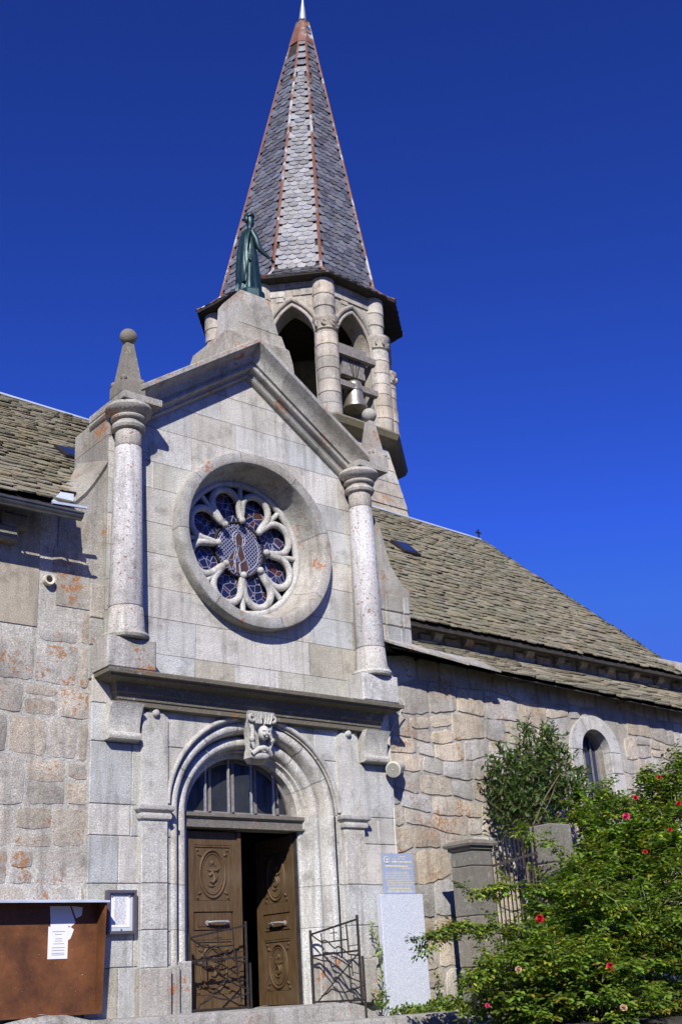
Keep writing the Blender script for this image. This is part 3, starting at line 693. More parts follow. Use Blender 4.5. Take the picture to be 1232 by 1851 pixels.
# upper nave wall behind lean-to, with corbels in the shade of the eave
mb = MB(); mb.box(2.9, 11.6, .75, 1.2, 4.9, 5.7); x = 3.2
while x < 11.3:
    mb.block(x, x+rnd.uniform(.3, .5), 4.98, 5.32-.01*(x-3), .70, .8, .02, tc_(.6, .95, .1)); x += .55
CH(mb, 'clerestory_wall', 'rubble')
for i in range(11):
    mb = MB(); x = 3.3+i*.72+rnd.uniform(-.06, .06); mb.prism_x([(.75, 5.36-.01*i*.7), (.60, 5.34-.01*i*.7), (.62, 5.27-.01*i*.7), (.75, 5.18-.01*i*.7)], x, x+.17, tc_(.6, .9)); CH(mb, 'corbel', 'rubble')
# left nave wall
LY = 0.04
def skL(xa, xb, za, zb): return (xa < -3.02+rnd.uniform(-.06, .06) and zb > 4.28)
mb = MB(); rubble(mb, -9.0, -2.32, -.3, 5.75, LY, .28, .54, .24, .85, skL, .018, 11, tl=(.80, 1.10), warm=.10, gap=.026, wob=.35, rough=.008); CH(mb, 'wall_masonry', 'rubble', 28)
mb = MB(); mb.box(-9.0, -2.30, LY+.0, LY+.7, -.4, 5.9); CH(mb, 'nave_wall', 'mortar_pale')
mb = MB(); mb.box(-9.0, -3.03, LY-.012, LY+.02, 4.25, 5.6); CH(mb, 'render_panel', 'render')
mb = MB(); p = at(90, 1047, -.02)
mb.lathe([(.035, .03), (.035, -.02), (.05, -.035), (.066, -.035), (.07, -.015), (.07, .03)], (p.x, -.0, p.z), 20, axis='y'); dr_ = CH(mb, 'drain_pipe', 'plastic', 50)
mb = MB(); mb.lathe([(.04, -.024), (.04, -.02)], (p.x, 0, p.z), 20, axis='y'); mb.build('drain_mouth', 'lead_dark', dr_)
# side and back walls close the church
mb = MB(); mb.box(-9.0, -8.6, .7, 8.6, -.4, 5.6); mb.box(-9, 12, 8.3, 8.7, -.4, 5.6)
CH(mb, 'end_wall', 'mortar')
mb = MB(); mb.box(-8.6, 11.4, .6, 8.3, -.05, .0); CH(mb, 'nave_floor', 'slab')
mb = MB(); mb.prism_x([(.7, 5.5), (8.4, 5.5), (4.5, 9.5)], -9.0, -8.8); CH(mb, 'gable_end', 'mortar')
APX, APY, APR = 9.6, 4.5, 4.1
mb = MB(); mb.rings([[(APX+(APR-.35)*math.cos(q), APY+(APR-.35)*math.sin(q), z) for q in np.linspace(-math.pi/2, math.pi/2, 16)] for z in (-.4, 5.5)], closed=False)
CH(mb, 'apse_wall', 'mortar')

# --- lauze roofs ---------------------------------------------------------------
def slate_at(mb_, P, U, V, Nn, wd, ln, th, t, lift, rot, rnded=False, jag=0.0):
    # P: mid of the lower edge; U across, V up slope, N outward
    cr, sr = math.cos(rot), math.sin(rot); U, V = U*cr+V*sr, V*cr-U*sr
    h = wd/2
    if rnded: out = [(-h, ln*.45), (-h, ln*.22), (-h*.72, ln*.05), (-h*.3, -.0), (h*.3, -.0), (h*.72, ln*.05), (h, ln*.22), (h, ln*.45), (h, ln), (-h, ln)]
    else: out = [(-h, .02+rnd.uniform(0, jag)), (-h*.55, rnd.uniform(-jag, jag)*.5), (h*.5, rnd.uniform(-jag, jag)*.5), (h, .02+rnd.uniform(0, jag)), (h*.96, ln), (-h*.96, ln)]
    n_ = len(out)
    def pt(o, top):
        z = lift*(1-o[1]/ln)+(th if top else 0); return P+U*o[0]+V*o[1]+Nn*z
    vs = [pt(o, True) for o in out]+[pt(o, False) for o in out]
    mb_.add(vs, [tuple(range(n_))]+[(i, (i+1) % n_, (i+1) % n_+n_, i+n_) for i in range(n_)], t)
def roof(mb_, pf, smax, rows, wmin, wmax, lnf, th, lift, jag=.03, tl=(.6, 1.35)):
    # pf(s,t)->(P,U,V,N, slope length) with s in metres along eave at t in 0..1
    for r_ in range(rows):
        t0 = r_/rows+rnd.uniform(-.1, .1)/rows; L = smax(t0); s = -rnd.uniform(0, wmax)
        while s < L:
            wd = rnd.uniform(wmin, wmax); sc = s+wd/2
            if 0 <= sc <= L:
                P, U, V, Nn, SL = pf(sc, max(0, t0)+rnd.uniform(-.12, .12)/rows)
                v = rnd.uniform(*tl); k = rnd.uniform(-.08, .10)
                slate_at(mb_, P, U, V, Nn, wd*.97, SL/rows*lnf, th*rnd.uniform(.6, 1.5), (v*(1+k), v, v*(1-k)), lift*rnd.uniform(.6, 1.5), rnd.uniform(-.045, .045), False, jag)
            s += wd
# right roof: straight part plus conical apse
EY0 = .40; RX0 = 0.0
def eaveR(x): return 5.37-.010*(x-3)
def pfR(s, t):
    Ls = APX-RX0
    if s <= Ls*1.0 or t >= 1:
        x = RX0+min(s, Ls); P0 = Vector((x, EY0, eaveR(x))); P1 = Vector((x, 4.5, ridge(x)))
        U = Vector((1, 0, 0))
    else:
        a = -math.pi/2+(s-Ls)/(APR*(1-t)+1e-6); d = Vector((math.cos(a), math.sin(a), 0))
        P0 = Vector((APX, APY, eaveR(APX)))+d*APR; P1 = Vector((APX, APY, ridge(APX))); U = Vector((-math.sin(a), math.cos(a), 0))
    V = (P1-P0); SL = V.length; V.normalize(); Nn = U.cross(V); 
    if Nn.z < 0: Nn = -Nn
    return P0+(P1-P0)*t, U, V, Nn, SL
mb = MB(); roof(mb, pfR, lambda t: (APX-RX0)+APR*(1-t)*math.pi*.62, 40, .13, .30, 1.9, .016, .030)
roofR = CH(mb, 'roof', 'lauze', 0)
mb = MB()                                                # boards under the slates
def sheet(mb_, pf, L, ns=40):
    v = []; nt_ = 11
    for j in range(nt_):
        for i in range(ns):
            t = j/(nt_-1)*.999; P, U, V, Nn, SL = pf(L(t)*i/(ns-1), t); v.append(P-Nn*.03)
    mb_.add(v, [(j*ns+i, j*ns+i+1, (j+1)*ns+i+1, (j+1)*ns+i) for j in range(nt_-1) for i in range(ns-1)])
sheet(mb, pfR, lambda t: (APX-RX0)+APR*(1-t)*math.pi*.95, 60); mb.build('roof_boards', 'dark_wood', roofR, 0)
def pfL(s, t):
    x = -9+s; P0 = Vector((x, -.40, 5.645)); P1 = Vector((x, 4.5, ridge(x))); V = P1-P0; SL = V.length; V.normalize(); U = Vector((1, 0, 0))
    return P0+(P1-P0)*t, U, V, U.cross(V), SL
mb = MB(); LL = lambda t: 9-2.86+t*2.9 if t < .29 else 9+.3
roof(mb, pfL, LL, 38, .13, .32, 1.9, .018, .034); roofL = CH(mb, 'roof', 'lauze', 0)
mb = MB(); sheet(mb, pfL, lambda t: 9-2.86+min(t, .29)*2.9, 10); mb.build('roof_boards', 'dark_wood', roofL, 0)
mb = MB(); mb.add([(-9, .6, 6.0), (2.4, .6, 6.0), (2.4, 4.5, 9.45), (-9, 4.5, 9.6)], [(0, 1, 2, 3)]); mb.add([(-9, 8.6, 5.4), (12, 8.6, 5.4), (9.6, 4.5, ridge(9.6)-.02), (-9, 4.5, ridge(-9)-.02)], [(0, 1, 2, 3)]); CH(mb, 'rear_roof', 'lauze', 0)
# eave thickness boards
mb = MB(); mb.beam((-9, -.36, 5.585), (-2.80, -.36, 5.585), .12, .05); 
for i in range(12):
    x = -8.8+i*.5; mb.beam((x, -.36, 5.57), (x, .1, 5.93), .09, .11)
CH(mb, 'rafter', 'dark_wood')
mb = MB(); mb.beam((3, .46, 5.31), (11.3, .46, 5.24), .10, .05); CH(mb, 'eave_board', 'dark_wood')
for (px_, py_) in ((38, 935), (20, 955)):
    p = at(px_, py_, -.25); mb = MB(); mb.block(p.x-.16, p.x+.16, p.z-.09, p.z+.1, -.13, .1, .03, (.5, .5, .45)); CH(mb, 'corbel', 'rubble')  # corbel tint darkened to stand in for the eave's shade
# lean-to roof on the right
def pfN(s, t):
    x = 2.45+s; P0 = Vector((x, -.23, 4.58-.030*(x-2.2))); P1 = Vector((x, .75, 5.16-.012*(x-3))); V = P1-P0; SL = V.length; V.normalize(); U = Vector((1, 0, 0))
    return P0+(P1-P0)*t, U, V, U.cross(V), SL
mb = MB(); roof(mb, pfN, lambda t: 9.2, 9, .22, .6, 2.0, .022, .035, .05, (.8, 1.7)); lt = CH(mb, 'lean_to_roof', 'lauze', 0)
mb = MB(); sheet(mb, pfN, lambda t: 9.2, 10); mb.build('roof_boards', 'dark_wood', lt, 0)
mb = MB(); 
for dz, x1, x0, y0 in ((0, 3.25, 2.22, -.36), (-.035, 3.7, 2.9, -.34), (-.06, 4.4, 3.2, -.33)):
    mb.add([(x0, y0, 4.66+dz), (x1, y0, 4.58+dz), (x1-.1, .1, 4.86+dz), (x0, .0, 4.84+dz), (x0, y0, 4.63+dz), (x1, y0, 4.55+dz), (x1-.1, .1, 4.83+dz), (x0, .0, 4.81+dz)], [(0, 1, 2, 3), (7, 6, 5, 4), (0, 4, 5, 1), (1, 5, 6, 2), (2, 6, 7, 3), (3, 7, 4, 0)])
CH(mb, 'flashing_slab', 'granite_lichen')
# ridge cap, finial cross, skylights, gutter
mb = MB(); mb.beam((-9, 4.5, ridge(-9)+.02), (9.5, 4.5, ridge(9.5)+.02), .14, .03); CH(mb, 'ridge_cap', 'flash')
mb = MB(); p = Vector((9.5, 4.5, ridge(9.5))); mb.beam(p, p+Vector((0, 0, .28)), .03, .03, up=(0, 1, 0)); mb.beam(p+Vector((-.08, 0, .2)), p+Vector((.08, 0, .2)), .03, .03); CH(mb, 'ridge_cross', 'iron')
for X_, pf_, s0, t0, w_, h_ in ((1, pfR, None, .40, .42, .50), (-1, pfL, None, .42, .46, .52)):
    tgt = at(724, 992, 2.0) if X_ > 0 else at(125, 818, 1.6)
    # find t on the slope seen at this pixel
    best = None
    for i in range(100):
        t = .05+.9*i/100
        yy = (EY0+(4.5-EY0)*t) if X_ > 0 else (-.40+4.9*t)
        q = at(730, 997, yy) if X_ > 0 else at(133, 830, yy)
        P, U, V, Nn, SL = pf_(q.x-(RX0 if X_ > 0 else -9), t)
        if best is None or abs(P.z-q.z) < best[0]: best = (abs(P.z-q.z), P, U, V, Nn)
    _, P, U, V, Nn = best
    mb = MB()
    def rect(w2, h2, n0, n1):
        vs = [P+U*a+V*b_+Nn*c_ for c_ in (n0, n1) for a, b_ in ((-w2, -h2), (w2, -h2), (w2, h2), (-w2, h2))]
        mb.add(vs, [(3, 2, 1, 0), (4, 5, 6, 7), (0, 1, 5, 4), (1, 2, 6, 5), (2, 3, 7, 6), (3, 0, 4, 7)])
    rect(w_/2, h_/2, -.02, .095)
    sk = CH(mb, 'skylight', M['hip_sheet'] if False else 'lead_dark', 0)
    mb = MB(); rect(w_/2-.05, h_/2-.05, .09, .105); mb.build('pane', 'sky_glass', sk, 0)
mb = MB()
gp = lambda x, k: [(x, -.475+.07*math.cos(q), 5.52+.07*math.sin(q)) for q in np.linspace(math.pi, 2*math.pi, 8)]
mb.rings([gp(-9, 0), gp(-2.76, 0)], closed=False)
mb.rings([[(x, -.475+.062*math.cos(q), 5.52+.062*math.sin(q)) for q in np.linspace(math.pi, 2*math.pi, 8)] for x in (-9, -2.76)], closed=False)
mb.tube([(-9, -.55, 5.525), (-2.76, -.55, 5.525)], .012, 6)
for i in range(8): mb.beam((-3.05-i*.55, -.55, 5.52), (-3.05-i*.55, -.38, 5.56), .02, .015)
CH(mb, 'gutter', 'zinc_dark', 40)
mb = MB(); p0, p1 = at(95, 905, -.35), at(133, 897, .1)
q4 = [at(93, 906, -.40), at(132, 914, -.40), at(134, 893, -.28), at(110, 889, -.28)]; mb.add([tuple(p) for p in q4]+[(p.x, p.y+.02, p.z-.02) for p in q4], [(0, 1, 2, 3), (7, 6, 5, 4), (0, 4, 5, 1), (1, 5, 6, 2), (2, 6, 7, 3), (3, 7, 4, 0)]); mb.beam(at(95, 908, -.42), at(157, 918, -.42), .03, .03); CH(mb, 'valley_flashing', 'flash', 0)

# --- statue pedestal on the gable
mb = MB()
def pr4(x0, x1, y0, y1, z): return [(x0, y0, z), (x1, y0, z), (x1, y1, z), (x0, y1, z)]
mb.prism_y([(-.66, 8.43), (0.0, 8.88), (.70, 8.40), (.66, 8.72), (.60, 8.93), (-.50, 8.93)], -.30, .60, (.85, .83, .78))
mb.rings([pr4(-.50, .60, -.298, .60, 8.932), pr4(-.46, .55, -.285, .50, 8.96), pr4(-.30, .50, -.26, .45, 9.16)], t=(.88, .86, .8))
mb.rings([pr4(-.26, .44, -.265, .42, 9.165), pr4(-.22, .40, -.25, .38, 9.35), pr4(-.215, .335, -.23, .34, 9.70), pr4(-.17, .27, -.19, .28, 9.78)], t=(1, 1, .98))
CH(mb, 'statue_pedestal', 'granite_lichen', 30)

# --- bell tower -----------------------------------------------------------------
SC = Vector((5.85, 6.05, 0))
def octo(pts):                                           # five seen corners plus the mirrored ones
    p = [Vector((x, y, 0)) for x, y in pts]; return p
sh = [(3.95, 6.70), (4.12, 5.15), (5.10, 4.17), (6.55, 4.20), (7.75, 5.30)]
sh += [(2*5.85-sh[1][0], 2*6.05-sh[1][1]), (2*5.85-sh[2][0], 2*6.05-sh[2][1]), (2*5.85-sh[3][0], 2*6.05-sh[3][1])]
ev = [(3.57, 6.79), (4.03, 4.85), (5.02, 3.92), (7.0, 3.97), (8.14, 4.98)]
ce = (5.95, 6.1); ev += [(2*ce[0]-ev[1][0], 2*ce[1]-ev[1][1]), (2*ce[0]-ev[2][0], 2*ce[1]-ev[2][1]), (2*ce[0]-ev[3][0], 2*ce[1]-ev[3][1])]
def ring(pts, z, f=1.0, c=None):
    if c is None: c = (5.85, 6.05)
    return [T((c[0]+(x-c[0])*f, c[1]+(y-c[1])*f, z)) for x, y in pts]
mb = MB()
mb.rings([ring(sh, 6.5, 1.36), ring(sh, 9.0, 1.22), ring(sh, 10.7, 1.02)], t=(.95, .9, .82))
CH(mb, 'tower_base', 'tower', 30)
mb = MB()                                                # coursed stones on the base
for k in range(8):
    k2 = (k+1) % 8
    z = 8.3
    while z < 10.62:
        h = rnd.uniform(.22, .34); f0 = 1.36-(z-6.5)*.08+.012; f1 = 1.36-(min(z+h, 10.65)-6.5)*.08+.012
        if z > 9: f0 = 1.22-(z-9)*.1176+.012; f1 = 1.22-(min(z+h, 10.68)-9)*.1176+.012
        a = 0
        while a < 1:
            b_ = min(1, a+rnd.uniform(.25, .45))
            if 1-b_ < .12: b_ = 1
            def q(u, f, zz):
                x = sh[k][0]+(sh[k2][0]-sh[k][0])*u; y = sh[k][1]+(sh[k2][1]-sh[k][1])*u
                return T((5.85+(x-5.85)*f, 6.05+(y-6.05)*f, zz))
            g1 = .008
            zt = min(z+h, 10.68)-g1
            vs = [q(a+g1, f0, z+g1), q(b_-g1, f0, z+g1), q(b_-g1, f1, zt), q(a+g1, f1, zt)]
            vs += [q(a+g1, f0-.03, z+g1), q(b_-g1, f0-.03, z+g1), q(b_-g1, f1-.03, zt), q(a+g1, f1-.03, zt)]
            mb.add(vs, [(0, 1, 2, 3), (0, 4, 5, 1), (1, 5, 6, 2), (2, 6, 7, 3), (3, 7, 4, 0)], tc_(.8, 1.1, .08)); a = b_
        z += h
CH(mb, 'tower_base_stones', 'tower', 30)
# ledge under the openings
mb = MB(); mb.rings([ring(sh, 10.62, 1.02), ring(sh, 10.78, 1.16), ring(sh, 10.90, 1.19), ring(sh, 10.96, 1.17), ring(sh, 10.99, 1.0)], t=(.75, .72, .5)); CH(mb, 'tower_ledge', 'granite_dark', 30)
# faces with pointed openings
def arch_pts(cx, ow, zs, za, n=8):
    Rr = ((za-zs)**2+ow**2)/(2*ow)                       # two-centred
    L_ = []
    for i in range(n+1):
        ang = math.asin((za-zs)/Rr)*i/n; L_.append((cx-ow+Rr-Rr*math.cos(ang), zs+Rr*math.sin(ang)))
    Rt = [(2*cx-x, z) for x, z in reversed(L_[:-1])]
    return L_+Rt
def tower_face(k):
    k2 = (k+1) % 8
    P, Q = Vector((*sh[k], 0)), Vector((*sh[k2], 0)); W_ = (Q-P).length; U = (Q-P)/W_; In = Vector((-U.y, U.x, 0))
    if In.dot(SC-P) < 0: In = -In
    def f3(d): return lambda p: T((P.x+U.x*p[0]+In.x*d, P.y+U.y*p[0]+In.y*d, p[1]))
    ow = .475; cx = W_/2; zs, za = 12.93, 13.72
    ar = arch_pts(cx, ow, zs, za)
    out = [(0, 10.9), (cx-ow, 10.9)]+ar+[(cx+ow, 10.9), (W_, 10.9), (W_, 14.3), (0, 14.3)]
    mb.prism(out, f3(-.05), f3(.40), tc_(.85, 1.0))
    if k >= 3: mb.prism([(cx-ow-.1, 10.9), (cx+ow+.1, 10.9), (cx+ow+.1, 14.1), (cx-ow-.1, 14.1)], f3(.18), f3(.30), tc_(.7, .9))   # backing panels added behind the rear openings to keep the belfry dark
    # stones of the upper wall
    mb3 = stones
    for z0, z1 in ((13.98, 14.16), (14.17, 14.32)):
        a = .1
        while a < W_-.1:
            b_ = min(W_-.1, a+rnd.uniform(.2, .5)); mb3.prism([(a, z0), (b_-.012, z0), (b_-.012, z1-.008), (a, z1-.008)], f3(-.07-rnd.uniform(0, .02)), f3(0), tc_(.8, 1.15, .08)); a = b_
    # spandrels in small stones
    for i in range(10):
        u = rnd.uniform(.28, W_-.28); z0 = 13.4+rnd.uniform(0, .5)
        if abs(u-cx) < ow*.9 and z0 < 13.85: continue
        mb3.prism([(u-.1, z0), (u+.1, z0), (u+.1, z0+.1), (u-.1, z0+.11)], f3(-.07), f3(0), tc_(.8, 1.1, .08))
    # hood mould and inner order
    for ow2, zt, rr_, dd in ((ow+.12, za+.17, .05, -.07), (ow+.02, za+.03, .04, -.055)):
        pts = arch_pts(cx, ow2, zs-.02, zt, 8); rings_ = [f3(dd)(p) for p in pts]
        if rr_ < .045: rings_ = [f3(dd)((pts[0][0], 10.95))]+rings_+[f3(dd)((pts[-1][0], 10.95))]
        arches.tube(rings_, rr_, 8, tc_(.8, .95))
mb = MB(); stones = mb; arches = mb
for k in range(8): tower_face(k)
CH(mb, 'tower_wall', 'tower', 35)
for k in range(8):
    x, y = sh[k]; mb = MB(); z = 10.97
    while z < 12.95:
        h = rnd.uniform(.24, .33); ze = min(z+h, 12.98)
        r_ = .245+rnd.uniform(-.010, .010); c_ = T((x, y, 0)); z_ = T((x, y, z)).z; ze_ = T((x, y, ze)).z
        mb.lathe([((r_-.012)*K, z_), (r_*K, z_+.012), (r_*K, ze_-.010), ((r_-.012)*K, ze_-.002)], (T((x, y, z)).x, T((x, y, z)).y, 0), 22, tc_(.88, 1.15, .06)); z = ze
    tc2 = CH(mb, 'corner_shaft', 'tower', 40)
    mb = MB(); b0 = T((x, y, 13.0)); od = Vector((x-5.85, y-6.05, 0)).normalized(); sd = Vector((-od.y, od.x, 0))
    mb.lathe([(.235, 0), (.262, .03), (.245, .05), (.28, .22), (.305, .27), (.305, .33)], tuple(b0), 16, tc_(.9, 1.1))
    for s_ in (-1.1, -.4, .4, 1.1):
        cc = b0+od*(.27*math.cos(s_))+sd*(.27*math.sin(s_))+Vector((0, 0, .17))
        mb.tube([cc+(sd*math.cos(q)*math.cos(s_)+Vector((0, 0, 1))*math.sin(q))*(.02+.012*q) for q in np.linspace(0, 5, 10)], .022, 6, tc_(.9, 1.1))
    mb.build('capital', 'tower', tc2, 50)
    mb = MB()
    for z0, z1, r_ in ((13.34, 13.6, .225), (13.605, 13.9, .245), (13.905, 14.3, .255)):
        q = T((x-od.x*.05, y-od.y*.05, z0)); mb.lathe([(r_*K-.01, 0), (r_*K, .01), (r_*K, (z1-z0)*K-.01), (r_*K-.01, (z1-z0)*K)], tuple(q), 18, tc_(.9, 1.15, .05))
    mb.build('upper_drum', 'tower', tc2, 40)
mb = MB(); mb.rings([ring(sh, 10.9, .95), ring(sh, 10.95, .95)]); CH(mb, 'belfry_floor', 'dark_wood', 0)
mb = MB(); mb.rings([ring(sh, 14.30, .98), ring(sh, 14.31, 1.18)], cap=True, t=(.4, .38, .35)); CH(mb, 'tower_ceiling', 'dark_wood', 0)
# spire
AP = (6.52, 6.0, 24.75)
def sp_ring(z):
    k = (z-14.4)/(AP[2]-14.4); c = (ce[0]+(AP[0]-ce[0])*k, ce[1]+(AP[1]-ce[1])*k)
    if z <= 14.85: f = 1+(.78-1)*(max(0, z-14.4)/.45)**.8
    else: f = .78*(AP[2]-z)/(AP[2]-14.85)
    return [Vector((c[0]+f*(x-ce[0]), c[1]+f*(y-ce[1]), z)) for x, y in ev]
def TR(ring_): return [T(p) for p in ring_]
mb = MB()
mb.rings([[T((ce[0]+(x-ce[0])*f, ce[1]+(y-ce[1])*f, z)) for x, y in ev] for f, z in ((.86, 14.31), (.99, 14.335), (1.0, 14.34), (1.005, 14.40))])
CH(mb, 'spire_eave', 'dark_wood', 0)
mb = MB(); mb.rings([TR(sp_ring(z)) for z in (14.40, 14.5, 14.6, 14.72, 14.85, 18, 22, 24.0)], t=(.5, .5, .5)); spire = CH(mb, 'spire', 'dark_wood', 0)
mb = MB(); z = 14.38; dz = .15
Gc = Vector((6.1, 6.05, 16))
while z < 23.8:
    dzz = dz*(.55 if z < 14.8 else .93)
    R0, R1 = sp_ring(z), sp_ring(z+dzz)
    for k in range(8):
        A, B_ = R0[k], R0[(k+1) % 8]; A1, B1 = R1[k], R1[(k+1) % 8]
        U = (B_-A); W_ = U.length
        if W_ < .08: continue
        U.normalize(); Vv = ((A1+B1)/2-(A+B_)/2); hl = Vv.length; Vv.normalize(); Nn = U.cross(Vv)
        if Nn.dot((A+B_)/2-Vector((ce[0], ce[1], z))) < 0: Nn = -Nn
        n_ = max(1, round(W_/.215)); wd = W_/n_; off = .5 if int(round(z/.001)) % 2 else 0
        off = .5*(row := (globals().get('row_', 0) % 2)) if False else (.5 if (int((z-14.38)/dz*1.0) % 2) else 0)
        for i in range(-1, n_+1):
            s = (i+off+.5)*wd
            if s < wd*.2 or s > W_-wd*.2: continue
            wd2 = min(wd, 2*min(s, W_-s)+.02)
            P = A+U*s+Nn*.004
            v = rnd.uniform(.45, 1.55); kk = rnd.uniform(-.05, .12)
            nn = (Nn+U*rnd.uniform(-.03, .03)).normalized()
            tmp = MB(); slate_at(tmp, P, U, Vv, nn, wd2*.98, hl*1.7, .010, (v*(1+kk), v, v*(1-kk)), .026*rnd.uniform(.7, 1.4), rnd.uniform(-.02, .02), True)
            mb.add([T(p) for p in tmp.v], tmp.f, tmp.t[0])
    z += dzz
mb.build('slate_covering', 'spire_slate', spire, 0)
for k in range(8):
    mb = MB(); zz = [14.40, 14.5, 14.62, 14.75, 14.86]+[15.2+i*.9 for i in range(10)]+[23.9]
    pts = []
    for z in zz:
        p = sp_ring(z)[k]; c = Vector((p.x, p.y, 0))-Vector((ce[0], ce[1], 0)); pts.append(T(p)+c.normalized()*.015)
    mb.tube(pts, [.042]*(len(pts)-3)+[.04, .035, .03], 6)
    mb.build('hip_cap', 'hip_sheet', spire, 50)
mb = MB(); q = [T(sum((p for p in sp_ring(z)), Vector((0, 0, 0)))/8) for z in (23.2, 23.85)]
mb.rings([[T(p+(p-sum(sp_ring(z), Vector((0, 0, 0)))/8)*.12) for p in sp_ring(z)] for z in (23.0, 23.4, 23.87)]); mb.build('spire_cap', 'hip_sheet', spire, 20)
mb = MB(); q = [T(sum((p for p in sp_ring(z)), Vector((0, 0, 0)))/8) for z in (23.85, 23.86, 24.4, 24.7)]; q.append(q[-1]+Vector((.02, 0, .6)))
mb.tube(q, [.115, .125, .075, .035, .03], 12); mb.build('spire_finial', 'zinc', spire, 50)

# ================================================================== BELL
p = at(642, 745, 4.95); top = at(640, 702, 4.95)
bell = thing('bell', 'bronze bell hanging from a wooden headstock in the right-hand tower opening', 'bell', (p.x, p.y, p.z+.07))
h = (top.z-p.z)*1.15; r_ = .25
mb = MB(); mb.lathe([(r_*.93, 0), (r_*1.08, .0), (r_*1.1, h*.06), (r_*.97, h*.17), (r_*.95, h*.2), (r_*.86, h*.35), (r_*.80, h*.5), (r_*.78, h*.60), (r_*.80, h*.62), (r_*.80, h*.66), (r_*.76, h*.68), (r_*.74, h*.84), (r_*.69, h*.92), (r_*.55, h*.97), (.02, h)], (0, 0, 0), 32)
mb.tube([(.20*math.cos(q), .20*math.sin(q)*1, h*.60) for q in np.linspace(0, 2*math.pi, 20, endpoint=False)], .008, 5, loop=True)
bb = mb.build('bell_body', 'bell', bell, 50)
mb = MB(); mb.box(-.36, .30, -.07, .07, h+.08, h+.24); mb.prism_y([(-.32, h+.24), (.28, h+.24), (.34, h+.70), (-.38, h+.70)], -.06, .06); mb.box(-.42, .36, -.08, .08, h+.70, h+.84); mb.build('headstock', 'grey_wood', bell, 0)
mb = MB()
for x0, x1 in ((-.06, -.2), (-.03, -.07), (.03, .07), (.06, .2)): mb.tube([(x0, -.075, h), (x0, -.08, h+.1), (x1, -.08, h+.72)], .009, 6)
mb.tube([(0, 0, h-.02), (0, 0, h+.1)], .04, 8); mb.build('strap', 'iron', bell, 0)
mb = MB(); mb.tube([(0, 0, h*.8), (0, 0, .0)], [.012, .02], 8); mb.sphere((0, 0, .03), .035, 10); mb.build('clapper', 'iron', bell, 50)
mb = MB()
for (ax, ay), (bx, by), w_ in (((618, 634), (674, 661), .15), ((618, 690), (674, 716), .14)):
    a, b_ = at(ax, ay, 4.85), at(bx, by, 4.85); zz = (a.z+b_.z)/2; mb.beam((a.x-.2, 4.85, zz), (b_.x+.3, 4.85, zz), w_, w_)
CH(mb, 'bell_beam', 'grey_wood')

# ================================================================== STATUE
sb = at(453, 523, .06)
statue = thing('statue', 'dark green bronze statue of a robed woman standing on the gable top', 'statue', (.17, .05, 9.76)); statue.scale = (.76, .78, 1.0)
mb = MB(); mb.lathe([(.30, 0), (.30, .16), (.28, .19)], (0, 0, 0), 8, ); mb.build('base', 'bronze', statue, 20)
mb = MB()
# robe, torso, neck and head as one surface; the figure faces right and slightly forward
rings_ = []; nS = 40
spec = [(.17, .22, .19, .0, .0, .20), (.24, .215, .185, .0, .0, .2), (.40, .20, .17, .01, 0, .17), (.60, .185, .155, .02, 0, .12), (.80, .165, .14, .035, 0, .08), (.92, .15, .125, .045, 0, .05), (1.02, .118, .105, .05, 0, .03), (1.08, .125, .11, .05, 0, .02), (1.18, .145, .12, .045, 0, .02), (1.27, .15, .115, .035, 0, .015), (1.33, .12, .085, .03, 0, 0), (1.36, .06, .055, .035, 0, 0), (1.41, .045, .045, .045, 0, 0), (1.44, .055, .06, .055, 0, 0), (1.48, .07, .078, .06, 0, 0), (1.54, .082, .085, .06, 0, 0), (1.60, .078, .08, .055, 0, 0), (1.64, .055, .055, .055, 0, 0), (1.655, .02, .02, .055, 0, 0)]
for z, rx, ry, cx_, cy_, fold in spec:
    rg = []
    for i in range(nS):
        a = 2*math.pi*i/nS
        fd = 1+fold*(.6*math.sin(a*9+z*2.2)+.4*math.sin(a*5-z*3))
        sweep = .10*max(0, (.9-z))*(-1 if math.cos(a) < 0 else .2)*abs(math.cos(a)) if z < .9 else 0
        rg.append((cx_+rx*fd*math.cos(a)+sweep, cy_+ry*fd*math.sin(a), z))
    rings_.append(rg)
mb.rings(rings_)
# face: nose, brow, chin (profile towards +x)
mb.sphere((.145, -.01, 1.525), .018, 8, sc=(1.2, .8, 1.6)); mb.sphere((.115, -.01, 1.475), .028, 8); mb.sphere((.125, -.01, 1.56), .03, 8, sc=(.8, 1.4, .6)); mb.sphere((.135, -.01, 1.497), .014, 8, sc=(.9, 1.6, .6))
for s_ in (-1, 1): mb.sphere((.125, s_*.03, 1.54), .012, 6)
# right arm held forward and down, hand open
def arm(pts, rad): mb.tube(pts, rad, 10)
arm([(.03, -.10, 1.28), (.08, -.16, 1.14), (.13, -.17, 1.0), (.20, -.19, .93), (.32, -.22, .86), (.36, -.23, .84)], [.065, .06, .055, .042, .028, .022])
mb.sphere((.39, -.235, .82), .03, 10, sc=(1.4, .7, .8))
for i in range(4): mb.tube([(.40, -.235+(i-1.5)*.016, .815), (.435, -.24+(i-1.5)*.02, .79), (.462-.006*abs(i-1.3), -.24+(i-1.5)*.024, .765)], [.009, .008, .006], 6)
mb.tube([(.38, -.225, .835), (.41, -.21, .835), (.43, -.2, .825)], [.009, .008, .006], 6)
